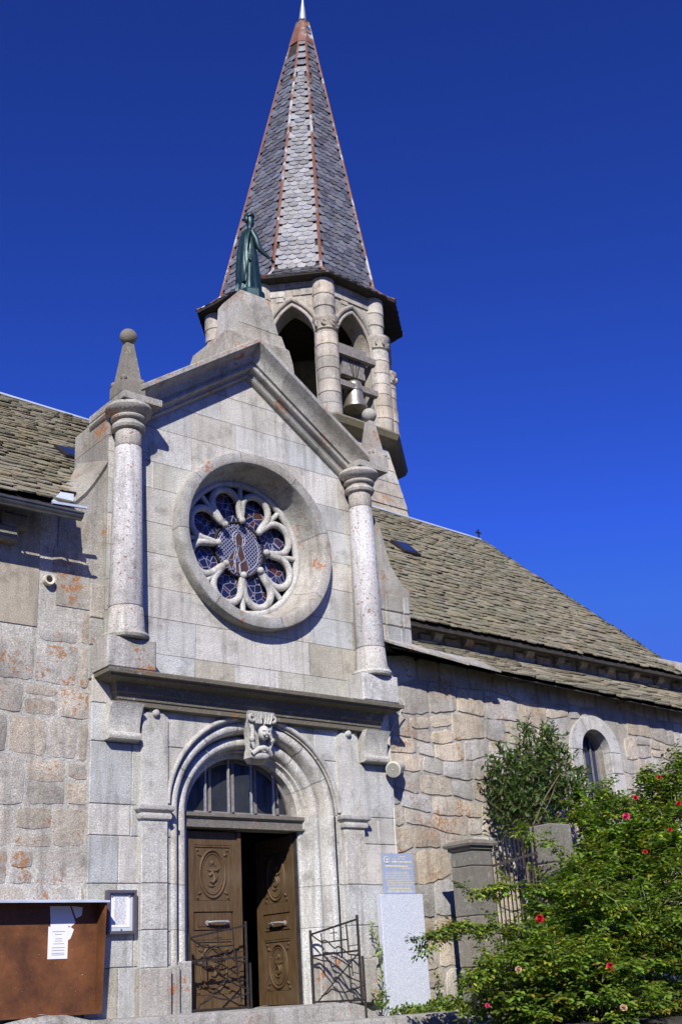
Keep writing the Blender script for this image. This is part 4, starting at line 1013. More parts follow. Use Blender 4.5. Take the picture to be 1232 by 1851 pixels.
# left arm to the back, cloak hanging from it
arm([(-.02, .02, 1.28), (-.10, -.04, 1.15), (-.13, -.08, 1.0), (-.12, -.13, .86), (-.10, -.15, .80)], [.065, .06, .05, .035, .026])
mb.sphere((-.10, -.16, .77), .03, 8, sc=(.8, .8, 1.3))
for i in range(4): mb.tube([(-.10+(i-1.5)*.014, -.17, .75), (-.10+(i-1.5)*.018, -.18, .71)], [.008, .006], 6)
body = mb.build('figure', 'bronze', statue, 60)
mb = MB(); rg = []
for z, x0, w_ in ((1.30, -.06, .06), (1.1, -.13, .07), (.9, -.17, .075), (.7, -.19, .08), (.5, -.21, .08), (.38, -.22, .07), (.30, -.23, .03)):
    rg.append([(x0+w_*(1+.25*math.sin(a*5))*math.cos(a), -.02+.14*(1+.2*math.sin(a*7+z*4))*math.sin(a), z) for a in np.linspace(0, 2*math.pi, 28, endpoint=False)])
mb.rings(rg); mb.build('cloak', 'bronze', body, 60)
mb = MB(); mb.tube([(.05+.078*math.cos(a), .085*math.sin(a), 1.62+.012*math.sin(3*a)) for a in np.linspace(0, 2*math.pi, 18, endpoint=False)], .028, 8, loop=True)
for i in range(9):
    a = 2*math.pi*i/9; mb.sphere((.045+.078*math.cos(a), .085*math.sin(a), 1.65), .024, 6)
mb.sphere((-.03, 0, 1.55), .055, 10, sc=(.9, 1.1, 1.2)); mb.build('hair', 'bronze', body, 60)

# ================================================================== SMALL THINGS ON THE WALL
# loudspeaker
sp = thing('loudspeaker', 'round cream loudspeaker fixed to the wall above the blue plaque', 'loudspeaker', (2.34, .06, 2.85))
d = Vector((-.55, -.80, -.05)).normalized(); p0 = at(722, 1386, -.02)-Vector(sp.location); p1 = at(710, 1391, -.17)-Vector(sp.location)
d = (p1-p0).normalized(); L_ = (p1-p0).length
q = d.orthogonal().normalized(); q2 = d.cross(q)
def cyl(c0, prof, seg=24):
    m_ = MB(); m_.rings([[c0+d*z+(q*math.cos(a)+q2*math.sin(a))*r_ for a in np.linspace(0, 2*math.pi, seg, endpoint=False)] for r_, z in prof]); return m_
cyl(p0, [(.03, -.10), (.03, 0), (.075, .0), (.092, .04), (.098, L_*.75), (.108, L_*.8), (.108, L_), (.098, L_+.006)]).build('body', 'plastic', sp, 40)
cyl(p0, [(.092, L_+.004), (.09, L_+.010)]).build('grille', 'mesh_grey', sp, 40)
cyl(p0, [(.012, L_+.008), (.010, L_+.016)]).build('centre_cap', 'plastic', sp, 40)
# cable
mb = MB(); pts = [(*at(a, b_, y_),) for a, b_, y_ in ((697, 1190, -.02), (701, 1230, -.02), (707, 1262, -.0), (722, 1262, -.02), (731, 1271, -.1), (705, 1325, -.01), (703, 1340, -.01), (706, 1378, -.01))]
mb.tube(pts, .009, 6); pts = [(*at(a, b_, -.012),) for a, b_ in ((711, 1460), (713, 1500), (716, 1545))]; mb.tube(pts, .008, 6)
cb = mb.build('cable', 'plastic', None, 60); cb['label'] = 'thin cream cable running down the corner beside the loudspeaker'; cb['category'] = 'cable'

# blue plaque and stele
st_ = thing('stele', 'plain pale speckled granite slab standing against the wall', 'stone slab', (2.23, -.1, -.2))
p = [at(688, 1622, -.12), at(764, 1610, -.12), at(777, 1800, -.12), at(700, 1818, -.12)]
x0, x1 = (p[0].x+p[3].x)/2, (p[1].x+p[2].x)/2
mb = MB(); mb.block(x0-2.23, x1-2.23, 0.0, 1.475, -.02, .06, .006); mb.build('slab', 'polished', st_, 0)
mb = MB(); mb.box(x0-2.23-.04, x1-2.23+.04, -.06, .1, -.12, .0); mb.build('footing', 'slab', st_, 0)
pq = thing('plaque', 'blue plaque with gold lettering and an oval portrait above the pale slab', 'plaque', (0, 0, 0))
px0, px1, pz0, pz1 = 1.955, 2.50, 1.285, 1.80
mb = MB(); mb.box(px0, px1, -.075, -.045, pz0, pz1); mb.build('panel', 'plaque', pq, 0)
def textobj(s, x, z, size, m, parent, y=-.0765, align='CENTER', name='lettering', width=None, bold=0.0):
    cu = bpy.data.curves.new(name, 'FONT'); cu.body = s; cu.size = size; cu.align_x = align; cu.extrude = .0006; cu.offset = bold
    ob = bpy.data.objects.new(name, cu); C.objects.link(ob); dg = bpy.context.evaluated_depsgraph_get()
    me = bpy.data.meshes.new_from_object(ob.evaluated_get(dg)); bpy.data.objects.remove(ob)
    if width:
        xs_ = [v.co.x for v in me.vertices]; w0 = max(xs_)-min(xs_)
        for v in me.vertices: v.co.x *= width/w0
    me.materials.clear(); me.materials.append(M[m]); o2 = bpy.data.objects.new(name, me); C.objects.link(o2); o2.parent = parent
    o2.location = (x, y, z); o2.rotation_euler = (R(90), 0, 0); return o2
def lines(mb_, x0, x1, zt, zb, n, y, h, rr, words=(.02, .06)):   # unreadable small print: rows of tiny strokes
    for i in range(n):
        z = zt-(zt-zb)*i/max(1, n-1); x = x0+rr.uniform(0, .02)*(1 if words[1] < .1 else 1); xe = x1-rr.uniform(0, (x1-x0)*.18)
        while x < xe:
            w_ = rr.uniform(*words); w_ = min(w_, xe-x)
            mb_.box(x, x+w_, y-.001, y, z-h/2, z+h/2); x += w_+rr.uniform(.006, .014)
rr = random.Random(5)
mb = MB(); Y_ = -.0755
for x0, x1, z in ((2.16, 2.19, 1.755), (2.24, 2.38, 1.76), (2.12, 2.20, 1.727), (2.22, 2.26, 1.731), (2.29, 2.36, 1.733)): lines(mb, x0, x1, z, z, 1, Y_, .010, rr, (.02, .04))
lines(mb, 2.10, 2.48, 1.693, 1.693, 1, Y_, .016, rr, (.05, .12)); lines(mb, 1.98, 2.49, 1.637, 1.637, 1, Y_, .018, rr, (.04, .14)); lines(mb, 2.28, 2.46, 1.612, 1.612, 1, Y_, .010, rr)
lines(mb, 1.985, 2.50, 1.560, 1.385, 9, Y_, .007, rr, (.015, .05)); lines(mb, 2.02, 2.44, 1.355, 1.355, 1, Y_, .012, rr, (.03, .07)); lines(mb, 2.0, 2.48, 1.33, 1.315, 2, Y_, .008, rr)
mb.build('lettering', 'gold', pq, 0)
mb = MB(); mb.lathe([(.048, -.004), (.048, 0)], (2.025, Y_, 1.715), 24, axis='y'); po = mb.build('portrait', 'portrait', pq, 0)
mb = MB(); mb.lathe([(.038, -.006), (.038, -.004)], (2.025, Y_, 1.718), 20, axis='y'); mb.build('portrait_hair', 'ink', po, 0)
mb = MB(); mb.lathe([(.018, -.009), (.018, -.006)], (2.027, Y_, 1.722), 16, axis='y'); mb.prism_y([(2.0, 1.675), (2.05, 1.675), (2.045, 1.70), (2.005, 1.70)], Y_-.009, Y_-.006); mb.build('portrait_face', 'portrait', po, 0)

# framed notice case
nc = thing('notice_case', 'small dark framed glass notice case holding one white sheet', 'notice case')
x0, x1, z0, z1 = -2.10, -1.735, .865, 1.325
mb = MB()
for a, b_, c_, d_ in ((x0, x1, z1-.03, z1), (x0, x1, z0, z0+.03), (x0, x0+.03, z0+.03, z1-.03), (x1-.03, x1, z0+.03, z1-.03)): mb.box(a, b_, -.075, -.003, c_, d_)
mb.build('frame', 'case_frame', nc, 0)
mb = MB(); mb.box(x0+.028, x1-.028, -.03, -.01, z0+.028, z1-.028); mb.build('backing', 'case_back', nc, 0)
mb = MB(); mb.box(-2.035, -1.80, -.034, -.0315, .935, 1.275); sh_ = mb.build('sheet', 'paper', nc, 0)
mb = MB(); lines(mb, -2.0, -1.84, 1.25, .97, 26, -.0345, .0035, random.Random(3), (.01, .05)); mb.build('writing', 'ink', sh_, 0)
for x, z in ((-2.03, 1.262), (-1.812, 1.262), (-1.91, .917), (-1.91, .885)): mb = MB(); mb.sphere((x, -.04, z), .010, 8); mb.build('pin', 'steel_bar', nc, 50)

# big notice board
nb = thing('notice_board', 'large brown weathered notice board under a metal hood at the left', 'notice board')
z0, z1, xe = .10, 1.20, -2.215
mb = MB(); mb.box(-4.6, xe, -.05, -.02, z0, z1); mb.build('back_panel', 'board_back', nb, 0)
mb = MB(); mb.add([(xe, -.05, z0), (xe, -.17, z0), (xe, -.24, z1), (xe, -.05, z1), (xe+.02, -.05, z0), (xe+.02, -.17, z0), (xe+.02, -.24, z1), (xe+.02, -.05, z1)], [(0, 1, 2, 3), (7, 6, 5, 4), (0, 4, 5, 1), (1, 5, 6, 2), (2, 6, 7, 3), (3, 7, 4, 0)])
mb.box(-4.6, xe, -.18, -.02, z0-.025, z0); mb.build('side_panel', 'board_back', nb, 0)
mb = MB(); mb.add([(-4.65, -.27, 1.20), (xe+.04, -.27, 1.20), (xe+.04, .03, 1.235), (-4.65, .03, 1.235), (-4.65, -.27, 1.18), (xe+.04, -.27, 1.18), (xe+.04, .03, 1.215), (-4.65, .03, 1.215)], [(0, 1, 2, 3), (7, 6, 5, 4), (0, 4, 5, 1), (1, 5, 6, 2), (2, 6, 7, 3), (3, 7, 4, 0)])
mb.build('hood', 'flash', nb, 0)
def quadpx(mb_, pts, Y, th=.002): mb_.prism_y([(at(a, b_, Y).x, at(a, b_, Y).z) for a, b_ in pts], Y, Y+th)
mb = MB(); quadpx(mb, [(88, 1675), (124, 1675), (122, 1733), (86, 1734)], -.056); s1 = mb.build('sheet', 'paper', nb, 0)
mb = MB(); quadpx(mb, [(91, 1638), (127, 1638), (137, 1668), (128, 1676), (92, 1676)], -.0535); quadpx(mb, [(124, 1673), (134, 1680), (128, 1696), (123, 1700)], -.0535); quadpx(mb, [(130, 1638), (150, 1640), (148, 1655), (138, 1660)], -.0535); mb.build('torn_paper', 'paper', nb, 0)
mb = MB(); a = at(95, 1684, -.0575); b_ = at(118, 1684, -.0575)
for z_, f0, f1 in ((1684, .0, 1), (1689, .2, .75), (1697, .25, .8), (1701, .2, .8), (1706, .1, .95), (1713, 0, 1), (1718, 0, 1), (1723, .0, 1), (1726, 0, 1)):
    zz = at(105, z_, -.0575).z; mb.box(a.x+(b_.x-a.x)*f0, a.x+(b_.x-a.x)*f1, -.0575, -.057, zz-.0025, zz+.0025)
mb.build('writing', 'ink', s1, 0)

# ================================================================== GATES
def make_gate(label):
    gt = thing('gate', label, 'gate', group='low wrought iron gates in the church doorway')
    Lg = .80; mbf = MB()
    def m2(x, y): return ((x-100)/790*Lg, 0, (1480-.127*(x-100)-y)*.00074)
    def bar(a, b_, w_=.022, h_=.012): mbf.beam(m2(*a), m2(*b_), h_, w_, up=(0, 0, 1) if abs(a[0]-b_[0]) > 60 else (0, 1, 0))
    mbf.tube([m2(100, 1500), m2(97, 355)], .017, 6); mbf.tube([m2(892, 1400), m2(882, 90)], .017, 6); mbf.tube([m2(940, 1690), m2(935, 715)], .015, 6)
    bar((100, 1475), (930, 1375)); bar((100, 765), (890, 635)); bar((100, 422), (885, 155))
    fr = mbf.build('frame', 'iron', gt, 40)
    mbf = MB()
    for a, b_, w_ in (((280, 395), (298, 810), .016), ((700, 240), (718, 645), .018), ((755, 720), (765, 1030), .014), ((525, 640), (527, 770), .010), ((290, 548), (700, 475), .016), ((720, 577), (900, 545), .010), ((765, 975), (905, 995), .010), ((170, 1470), (880, 670), .016)):
        mbf.tube([m2(*a), m2(*b_)], w_/2, 6)
    for path in ([(120, 430), (190, 480), (280, 535), (300, 520), (340, 503), (400, 535), (450, 590), (500, 625), (530, 600), (570, 592), (640, 640), (720, 705), (900, 715)],
                 [(120, 785), (200, 805), (300, 828), (400, 820), (500, 900), (600, 985), (750, 1070), (920, 1122)], [(430, 740), (550, 780), (700, 870), (755, 905)],
                 [(240, 1372), (340, 1320), (410, 1250), (500, 1280), (620, 1288), (750, 1240), (920, 1162)], [(300, 712), (340, 690), (390, 695), (410, 712)]):
        mbf.tube([m2(*p) for p in path], .009, 6)
    mbf.build('scrollwork', 'iron', gt, 60)
    mbf = MB(); mbf.tube([m2(488, 310), m2(495, 500)], .006, 6); mbf.tube([m2(430, 390), m2(545, 376)], .006, 6); mbf.build('cross', 'iron', gt, 40)
    return gt
gR = make_gate('low wrought iron gate swung out in front of the right door jamb')
hp = Vector((.83, .10, 0.03)); fe = Vector((.95, -.72, 0.0)); gR.location = hp; gR.rotation_euler.z = math.atan2(fe.y-hp.y, fe.x-hp.x)
gL = gR.copy(); C.objects.link(gL); gL['label'] = 'low wrought iron gate standing closed in front of the carved door leaf'
for ch in list(gR.children):
    c_ = ch.copy(); C.objects.link(c_); c_.parent = gL
gL.location = (-.93, .12, .03); gL.rotation_euler.z = 0

# ================================================================== STEPS, KERB
def roughslab(name, x0, x1, y0, y1, z0, z1, label, cat, m='slab', r_=.03, nx_=24, wob=.015, endround=0, seed=1):
    rr = random.Random(seed); mb = MB(); rs = []
    for i in range(nx_+1):
        x = x0+(x1-x0)*i/nx_; dz = rr.uniform(-wob, wob); dy = rr.uniform(-wob, wob)
        e = max(0, (i/nx_-(1-endround))/endround) if endround else 0; dz -= e*e*(z1-z0)*.7
        zt = z1+dz; yf = y0+dy
        rs.append([(x, y1, z0), (x, yf, z0), (x, yf, zt-r_), (x, yf+r_*.3, zt-r_*.3), (x, yf+r_, zt), (x, y1, zt)])
    mb.rings(rs); o = mb.build(name, m, None, 50); o['label'] = label; o['category'] = cat; return o
roughslab('doorstep', -2.35, 1.28, -.72, .42, -.34, .012, 'worn grey granite doorstep below the open oak door', 'doorstep', wob=.006, endround=.16, seed=2)
roughslab('step', -3.2, 2.05, -1.15, -.70, -.34, -.165, 'lower grey granite step in front of the doorstep', 'step', wob=.006, seed=3)
k_ = roughslab('kerb', 1.55, 3.0, -1.05, -.80, -.34, -.245, 'weathered stone kerb in front of the low green ground cover', 'kerb', wob=.012, seed=4)
mb = MB(); rs = []
rr = random.Random(9)
for i in range(30):
    x = -5+i*(3.0/29); tp = .03+.07*math.sin(i*.33+1)+rr.uniform(-.012, .012); rs.append([(x, .1, -.34), (x, -.26, -.34), (x, -.24+rr.uniform(-.02, .02), tp-.07), (x, -.17+rr.uniform(-.02, .02), tp-.01), (x, .1, tp)])
mb.rings(rs); CH(mb, 'wall_footing', 'slab', 50)

# ================================================================== GATE PILLARS AND FENCE
P1 = at(862, 1700, -.75); P1x = P1.x+.03
pz = at(865, 1527, -.75).z
t = thing('gate_pillar', 'square granite gate pillar with a moulded cap against the church wall', 'gate pillar', (P1x, -.75, -.3))
mb = MB(); H_ = pz+.3
zc = 0
for hh in (.62, .62, .62, H_-1.96):
    mb.rings([[(sx*(.19-b_), sy*(.19-b_), z) for sx, sy in ((-1, -1), (1, -1), (1, 1), (-1, 1))] for b_, z in ((.012, zc+.002), (0, zc+.014), (0, zc+hh-.014), (.012, zc+hh-.002))], t=tc_(.75, 1.0)); zc += hh
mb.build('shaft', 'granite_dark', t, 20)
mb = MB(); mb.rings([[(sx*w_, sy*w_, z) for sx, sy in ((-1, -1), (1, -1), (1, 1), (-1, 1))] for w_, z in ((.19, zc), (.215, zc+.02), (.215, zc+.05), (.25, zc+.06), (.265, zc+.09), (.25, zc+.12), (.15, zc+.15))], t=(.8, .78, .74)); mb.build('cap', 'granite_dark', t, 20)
P2 = at(1000, 1560, -1.35); p2z = at(997, 1492, -1.35).z
t = thing('gate_pillar', 'taller rough granite pillar half hidden by the rose bush', 'gate pillar', (P2.x, -1.35, -.3))
mb = MB(); zc = 0; H_ = p2z+.3
for hh in (.6, .65, .6, H_-1.85):
    mb.rings([[(sx*(.2-b_)+rnd.uniform(-.01, .01), sy*(.2-b_), z) for sx, sy in ((-1, -1), (1, -1), (1, 1), (-1, 1))] for b_, z in ((.015, zc+.002), (0, zc+.02), (0, zc+hh-.02), (.015, zc+hh-.002))], t=tc_(.75, .95)); zc += hh
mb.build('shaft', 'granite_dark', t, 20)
rub = MB(); rubble(rub, .2, .85, 0.2, H_-.35, .0, .2, .3, .2, .4, None, .04, 21, tl=(.6, .9), warm=.08, wob=1); rub.build('wall_stub', 'rubble', t, 60)
bx = thing('iron_fence', 'dark iron fence of thin upright bars between the two granite pillars', 'fence', (0, 0, 0))
fa, fb = Vector((P1x+.22, -.80, 0)), Vector((P2.x-.24, -1.30, 0)); nb_ = 13
for i in range(nb_):
    u = (i+.5)/nb_; p = fa.lerp(fb, u); zt = 1.88+.22*u+.03*(i % 2)
    mb = MB(); mb.tube([(p.x, p.y, -.2), (p.x, p.y, zt-.06), (p.x, p.y, zt)], [.011, .011, .003], 6); mb.build('bar', 'iron', bx, 0)
for z in (.0, 1.55):
    mb = MB(); mb.beam(fa+Vector((0, 0, z)), fb+Vector((0, 0, z+.15)), .02, .035); mb.build('rail', 'iron', bx, 0)

# ================================================================== PLANTS
nrg = np.random.default_rng(4)
class Leaves:
    def __init__(s): s.V = []; s.T = []
    def leaf(s, p, d, nrm, size, wr=.55, t=(1, 1, 1), fold=.25):
        side = d.cross(nrm); 
        if side.length < 1e-5: side = d.orthogonal()
        side.normalize(); n = side.cross(d).normalized(); L = size; w_ = size*wr/2
        pts = [p, p+d*L*.35+side*w_+n*fold*w_, p+d*L*.75+side*w_*.75+n*fold*w_*.7, p+d*L-n*.12*L, p+d*L*.75-side*w_*.75+n*fold*w_*.7, p+d*L*.35-side*w_+n*fold*w_, p+d*L*.4, p+d*L*.78-n*.03*L]
        s.V += [tuple(q) for q in pts]; s.T.append(t)
    def build(s, name, m, parent, **kw):
        n = len(s.T); V = np.array(s.V, dtype=np.float32); me = bpy.data.meshes.new(name)
        pat = [(0, 1, 6), (1, 2, 7, 6), (2, 3, 7), (3, 4, 7), (4, 5, 6, 7), (5, 0, 6)]
        cnt = np.array([len(x) for x in pat]); idx = np.concatenate([np.array(x) for x in pat])
        loops = (idx[None, :]+8*np.arange(n)[:, None]).ravel(); tot = np.tile(cnt, n); start = np.concatenate([[0], np.cumsum(tot)[:-1]])
        me.vertices.add(len(V)); me.vertices.foreach_set('co', V.ravel()); me.loops.add(len(loops)); me.loops.foreach_set('vertex_index', loops.astype(np.int32))
        me.polygons.add(len(tot)); me.polygons.foreach_set('loop_start', start.astype(np.int32)); me.polygons.foreach_set('loop_total', tot.astype(np.int32))
        me.update(); me.validate()
        a = me.attributes.new('tint', 'FLOAT_COLOR', 'POINT'); tt = np.repeat(np.array([(*t, 1) for t in s.T], dtype=np.float32), 8, axis=0); a.data.foreach_set('color', tt.ravel())
        me.polygons.foreach_set('use_smooth', [True]*len(me.polygons)); me.materials.append(M[m]); o = bpy.data.objects.new(name, me); C.objects.link(o)
        if parent: o.parent = parent
        for k, v in kw.items(): o[k] = v
        return o
def rv(sc=1): return Vector((rnd.gauss(0, 1), rnd.gauss(0, 1), rnd.gauss(0, 1))).normalized()*sc
def leafcol(kind):
    v = rnd.uniform(.4, 1.6)
    if kind == 'rose':
        r_ = rnd.random()
        if r_ < .12: return (v*1.9, v*1.5, v*.8)          # yellowing
        if r_ < .22: return (v*1.5, v*.8, v*.8)           # reddish young leaves
        return (v*rnd.uniform(.8, 1.15), v, v*rnd.uniform(.7, 1.2))
    if kind == 'ivy':
        return (v*rnd.uniform(.8, 1.3), v, v*.8)
    return (v*rnd.uniform(.8, 1.2), v, v*rnd.uniform(.8, 1.2))
def spray(Lv, stems, p, d, L, kind, size, nl=10, droop=.5):
    d = d.normalized(); pts = [p.copy()]; q = p.copy(); st = L/6
    for i in range(6):
        d = (d+Vector((0, 0, -droop*.12))+rv(.09)).normalized(); q = q+d*st; pts.append(q.copy())
    stems.tube(pts, [.006, .0055, .005, .004, .0035, .003, .002], 4)
    if kind == 'rose':                                    # compound leaves
        for i in range(1, 7):
            for sg_ in (-1, 1):
                if rnd.random() < .15: continue
                base = pts[i]; tan = (pts[i]-pts[i-1]).normalized(); side = tan.cross(Vector((0, 0, 1)))
                if side.length < .1: side = Vector((1, 0, 0))
                side.normalize(); dd = (side*sg_+tan*.5+rv(.5)+Vector((0, 0, .15))).normalized(); c0 = leafcol(kind)
                for j in range(3):
                    bp = base+dd*size*(.5+j*.75); nrm = (Vector((0, 0, 1))+rv(.45)).normalized()
                    cc = tuple(x*rnd.uniform(.9, 1.1) for x in c0)
                    if j == 2: Lv.leaf(bp, (dd+Vector((0, 0, -.3))).normalized(), nrm, size*1.15, .62, cc)
                    else:
                        s2 = dd.cross(nrm).normalized()
                        for k in (-1, 1): Lv.leaf(bp, (s2*k+dd*.4+Vector((0, 0, -.2))+rv(.2)).normalized(), nrm, size, .62, cc)
    else:
        for i in range(1, 7):
            for k in range(nl//5):
                tan = (pts[i]-pts[i-1]).normalized(); dd = (tan*.7+rv(.9)).normalized(); nrm = (Vector((0, 0, 1))+rv(.7)).normalized()
                Lv.leaf(pts[i]-tan*st*rnd.random(), dd, nrm, size*rnd.uniform(.7, 1.3), .36 if kind == 'shrub' else .7, leafcol(kind))
def ellip(cx, cy, rx, ry, Y, ryd=None):
    c = at(cx, cy, Y); pr_ = F/((c-Vector(CAM)).dot(_f)); return c, Vector((rx/pr_, (ryd if ryd else rx/pr_*.8), ry/pr_))
def fill(Lv, stems, els, n, kind, size, L=(.15, .4), minr=.35, inner=.0):
    vol = [e[1].x*e[1].z*e[1].y for e in els]; tot = sum(v**.67 for v in vol)
    for e, v in zip(els, vol):
        for i in range(int(n*v**.67/tot)):
            u = rv(); r_ = rnd.uniform(minr, 1)**.5
            p = e[0]+Vector((u.x*e[1].x, u.y*e[1].y, u.z*e[1].z))*r_
            if p.y > -.03 or p.z < -.3: continue
            spray(Lv, stems, p, (u+Vector((0, 0, .5))+rv(.5)), rnd.uniform(*L), kind, size)

# rose bush
rb = thing('rose_bush', 'big climbing rose bush with red blooms filling the lower right corner', 'rose bush', (0, 0, 0))
els = [ellip(*a) for a in ((1088, 1478, 48, 34, -1.3), (1135, 1525, 90, 55, -1.6), (1205, 1500, 70, 70, -1.9), (1225, 1430, 45, 38, -2.0), (1150, 1600, 105, 90, -2.2), (1240, 1620, 100, 110, -2.4), (1070, 1690, 95, 95, -2.4), (1170, 1750, 130, 110, -2.8), (970, 1770, 80, 65, -2.5), (950, 1830, 75, 60, -2.6), (1020, 1650, 45, 45, -2.2), (905, 1790, 40, 40, -2.3), (1050, 1810, 130, 80, -3.0), (1110, 1580, 60, 60, -1.9), (1230, 1830, 110, 80, -3.1))]
Lv, stems = Leaves(), MB(); fill(Lv, stems, els, 1350, 'rose', .068, (.16, .40), .25)
canes = [([(985, 1690, -2.4), (920, 1672, -2.3), (850, 1668, -2.2), (800, 1682, -2.15), (758, 1703, -2.1)], 30), ([(1060, 1640, -2.3), (980, 1600, -2.2), (910, 1598, -2.1), (845, 1612, -2.0)], 34), ([(1150, 1640, -2.0), (1100, 1590, -1.95), (1040, 1545, -1.9), (975, 1510, -1.8), (930, 1495, -1.75)], 22),
         ([(1110, 1760, -2.8), (1040, 1722, -2.8), (970, 1712, -2.7), (900, 1720, -2.6)], 26), ([(1232, 1470, -2.0), (1200, 1410, -2.0), (1180, 1395, -2.0), (1150, 1405, -2.0)], 14), ([(1180, 1560, -2.1), (1150, 1480, -2.1), (1120, 1440, -2.1), (1095, 1425, -2.1)], 14), ([(1215, 1480, -2.3), (1222, 1420, -2.3), (1215, 1385, -2.3)], 10), ([(1000, 1760, -3.0), (930, 1735, -2.9), (880, 1745, -2.8), (850, 1775, -2.8)], 20), ([(1180, 1700, -3.2), (1130, 1640, -3.2), (1080, 1610, -3.1), (1030, 1605, -3.1)], 16)]
for path, nsp in canes:
    pts = [at(*p) for p in path]; P_ = []
    for i in range(len(pts)-1):
        for k in range(5): P_.append(pts[i].lerp(pts[i+1], k/5))
    P_.append(pts[-1]); stems.tube(P_, list(np.linspace(.010, .004, len(P_))), 5)
    for i in range(nsp):
        u = rnd.uniform(.05, 1)*(len(P_)-1); k = min(int(u), len(P_)-2); p = P_[k].lerp(P_[k+1], u-k)
        spray(Lv, stems, p, rv()+Vector((-.3, 0, -.25)), rnd.uniform(.07, .17), 'rose', .05, droop=1)
Lv.build('foliage', 'rose_leaf', rb); stems.build('cane', 'cane', rb, 0)
mb = MB()
for (bx_, by_, Y_b) in ((1150, 1800, -2.7), (1050, 1820, -2.7), (1220, 1780, -2.5)):
    b_ = at(bx_, by_, Y_b); b_.z = -.4
    for k in range(5):
        tgt = rnd.choice(els)[0]; mid = b_.lerp(tgt, .5)+rv(.12); mb.tube([b_+rv(.05), mid, tgt+rv(.1)], [.022, .015, .008], 6)
mb.build('stem', 'bark', rb, 50)
def bloom(px_, py_, Y, r_, m):
    c = at(px_, py_, Y); mb = MB(); ax = (Vector(CAM)-c).normalized()+Vector((0, 0, .5))+rv(.25); ax.normalize(); q = ax.orthogonal().normalized(); q2 = ax.cross(q)
    for ring_, (n_, rr_, open_) in enumerate(((3, .35, .1), (5, .6, .35), (6, .85, .7), (7, 1.0, 1.05))):
        for i in range(n_):
            a = 2*math.pi*(i+.37*ring_)/n_; u = q*math.cos(a)+q2*math.sin(a); s_ = ax.cross(u)
            pts = []
            for v in np.linspace(0, 1, 5):
                rad = r_*rr_*(math.sin(v*1.4)); ht = r_*(1.1-.5*open_)*v-r_*.35*open_*v*v; w_ = r_*.55*math.sin(.35+v*2.1)*rr_**.5
                for t_ in (-1, -.5, 0, .5, 1): pts.append(c+u*(rad-abs(t_)**2*w_*.35)+s_*w_*t_+ax*(ht+.1*r_*math.sin(a*3+v*4)*v))
            mb.add(pts, [(j*5+i2, j*5+i2+1, (j+1)*5+i2+1, (j+1)*5+i2) for j in range(4) for i2 in range(4)])
    return mb.build('rose_bloom', m, rb, 60)
for a in ((975, 1661, -3.0, .047, 'red_petal'), (1102, 1748, -3.6, .045, 'red_petal'), (1131, 1476, -2.6, .05, 'pink_petal'), (1147, 1442, -2.5, .036, 'red_petal'), (1226, 1453, -3.0, .036, 'red_petal'), (936, 1753, -3.3, .036, 'dry_petal'), (1126, 1822, -3.8, .040, 'dry_petal'), (1190, 1405, -2.8, .03, 'red_petal'), (880, 1818, -3.4, .024, 'pink_petal'), (1165, 1540, -3.1, .03, 'red_petal'), (1210, 1500, -3.2, .028, 'red_petal')): bloom(*a)
# evergreen shrub behind the fence
sb_ = thing('shrub', 'dark leafy shrub growing behind the iron fence against the wall', 'shrub', (0, 0, 0))
els2 = [ellip(*a) for a in ((960, 1425, 62, 55, -.45, .3), (962, 1352, 26, 34, -.4, .2), (920, 1405, 32, 45, -.4, .25), (1005, 1400, 35, 45, -.45, .25), (940, 1470, 40, 35, -.5, .25), (1030, 1450, 40, 40, -.7, .3), (990, 1345, 18, 18, -.4, .15))]
Lv, stems = Leaves(), MB(); fill(Lv, stems, els2, 560, 'shrub', .085, (.12, .34), .2); Lv.build('foliage', 'shrub_leaf', sb_)
b_ = at(960, 1650, -.4); b_.z = -.35
for e in els2: stems.tube([b_+rv(.04), b_.lerp(e[0], .5)+rv(.06), e[0]], [.028, .018, .008], 6)
p = [at(950, 1520, -.8), at(985, 1440, -.85), at(1010, 1400, -.85), at(1045, 1398, -.85)]
stems.tube(p, [.012, .009, .007, .004], 6); stems.tube([at(960, 1510, -.8), at(992, 1450, -.82), at(1008, 1408, -.8)], [.009, .007, .004], 6)
stems.build('branch', 'bark', sb_, 50)
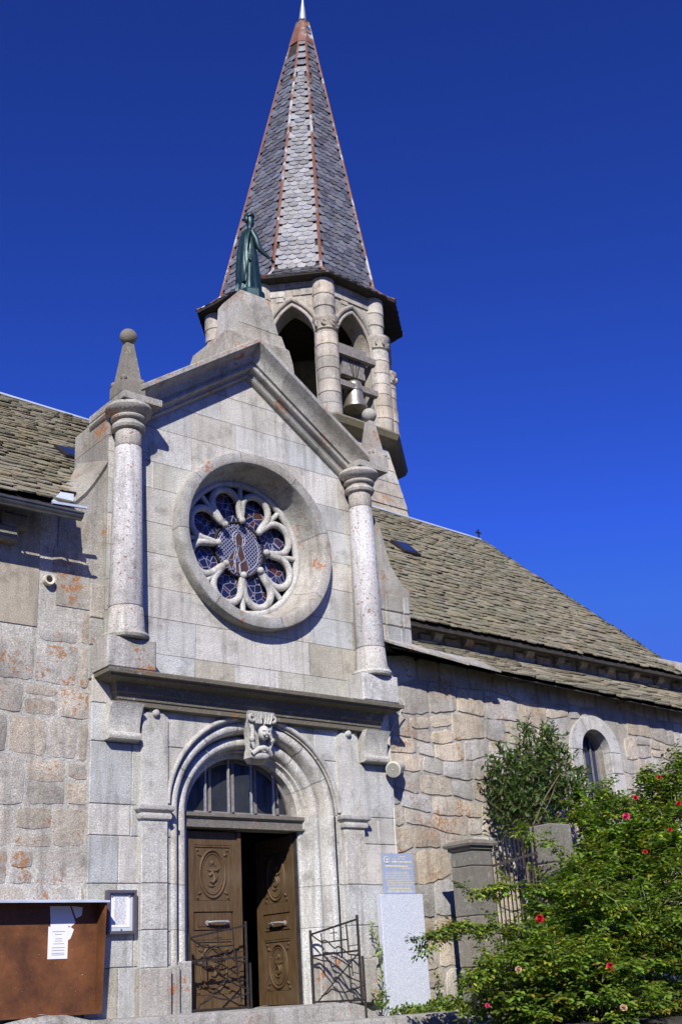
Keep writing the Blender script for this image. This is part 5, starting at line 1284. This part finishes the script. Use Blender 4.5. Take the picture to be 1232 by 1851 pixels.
# tall weed beside the stele
wd_ = thing('weed', 'tall thin green weed growing between the gate and the pale slab', 'plant', (0, 0, 0))
Lv, stems = Leaves(), MB(); path = [at(a, b_, -.16) for a, b_ in ((688, 1825), (690, 1780), (688, 1740), (684, 1715), (676, 1690), (672, 1672))]
stems.tube(path, [.008, .007, .006, .005, .004, .002], 5)
for i in range(len(path)-1):
    for k in range(16 if i == 0 else 9):
        p = path[i].lerp(path[i+1], rnd.random()); dd = (rv(1)+Vector((0, 0, .7))).normalized(); Lv.leaf(p, dd, (Vector((0, -.6, .6))+rv(.4)).normalized(), rnd.uniform(.05, .10), .3, leafcol('x'))
for k in range(60):
    p = at(688+rnd.uniform(-14, 16), 1815+rnd.uniform(-25, 12), -.2); Lv.leaf(p, (rv(1)+Vector((0, 0, .6))).normalized(), rv(1), rnd.uniform(.04, .08), .35, leafcol('x'))
Lv.build('foliage', 'rose_leaf', wd_); stems.build('stem', 'cane', wd_, 0)
w2 = thing('weed', 'short weed growing to the right of the pale slab', 'plant', (0, 0, 0)); Lv, stems = Leaves(), MB()
for (ax, ay) in ((785, 1752), (792, 1765)):
    a = at(795, 1800, -.15); b_ = at(ax, ay, -.15); stems.tube([a, a.lerp(b_, .6)+rv(.01), b_], [.006, .005, .003], 5)
    for k in range(30): Lv.leaf(a.lerp(b_, rnd.random()), (rv(1)+Vector((0, 0, .4))).normalized(), rv(1), rnd.uniform(.03, .06), .45, leafcol('x'))
Lv.build('foliage', 'shrub_leaf', w2); stems.build('stem', 'cane', w2, 0)
# ground cover
Lv = Leaves()
for i in range(2600):
    x = rnd.uniform(1.75, 3.3); y = rnd.uniform(-.85, -.14); k = (x-1.75)/1.55
    hgt = -.30+(.10+.16*k)*math.sin(math.pi*min(1, max(.05, (y+.95)/.9)))+(.05 if y > -.5 else 0)+.03*math.sin(x*9+y*5)
    p = Vector((x, y, hgt+rnd.uniform(-.05, .05))); Lv.leaf(p, (rv(1)+Vector((0, -.4, .2))).normalized(), (Vector((0, -.2, 1))+rv(.5)).normalized(), rnd.uniform(.035, .06), .75, leafcol('ivy'))
gc = Lv.build('ground_cover', 'ivy_leaf', None); gc['kind'] = 'stuff'; gc['label'] = 'low bright green ground cover along the kerb under the pale slab'; gc['category'] = 'ground cover'
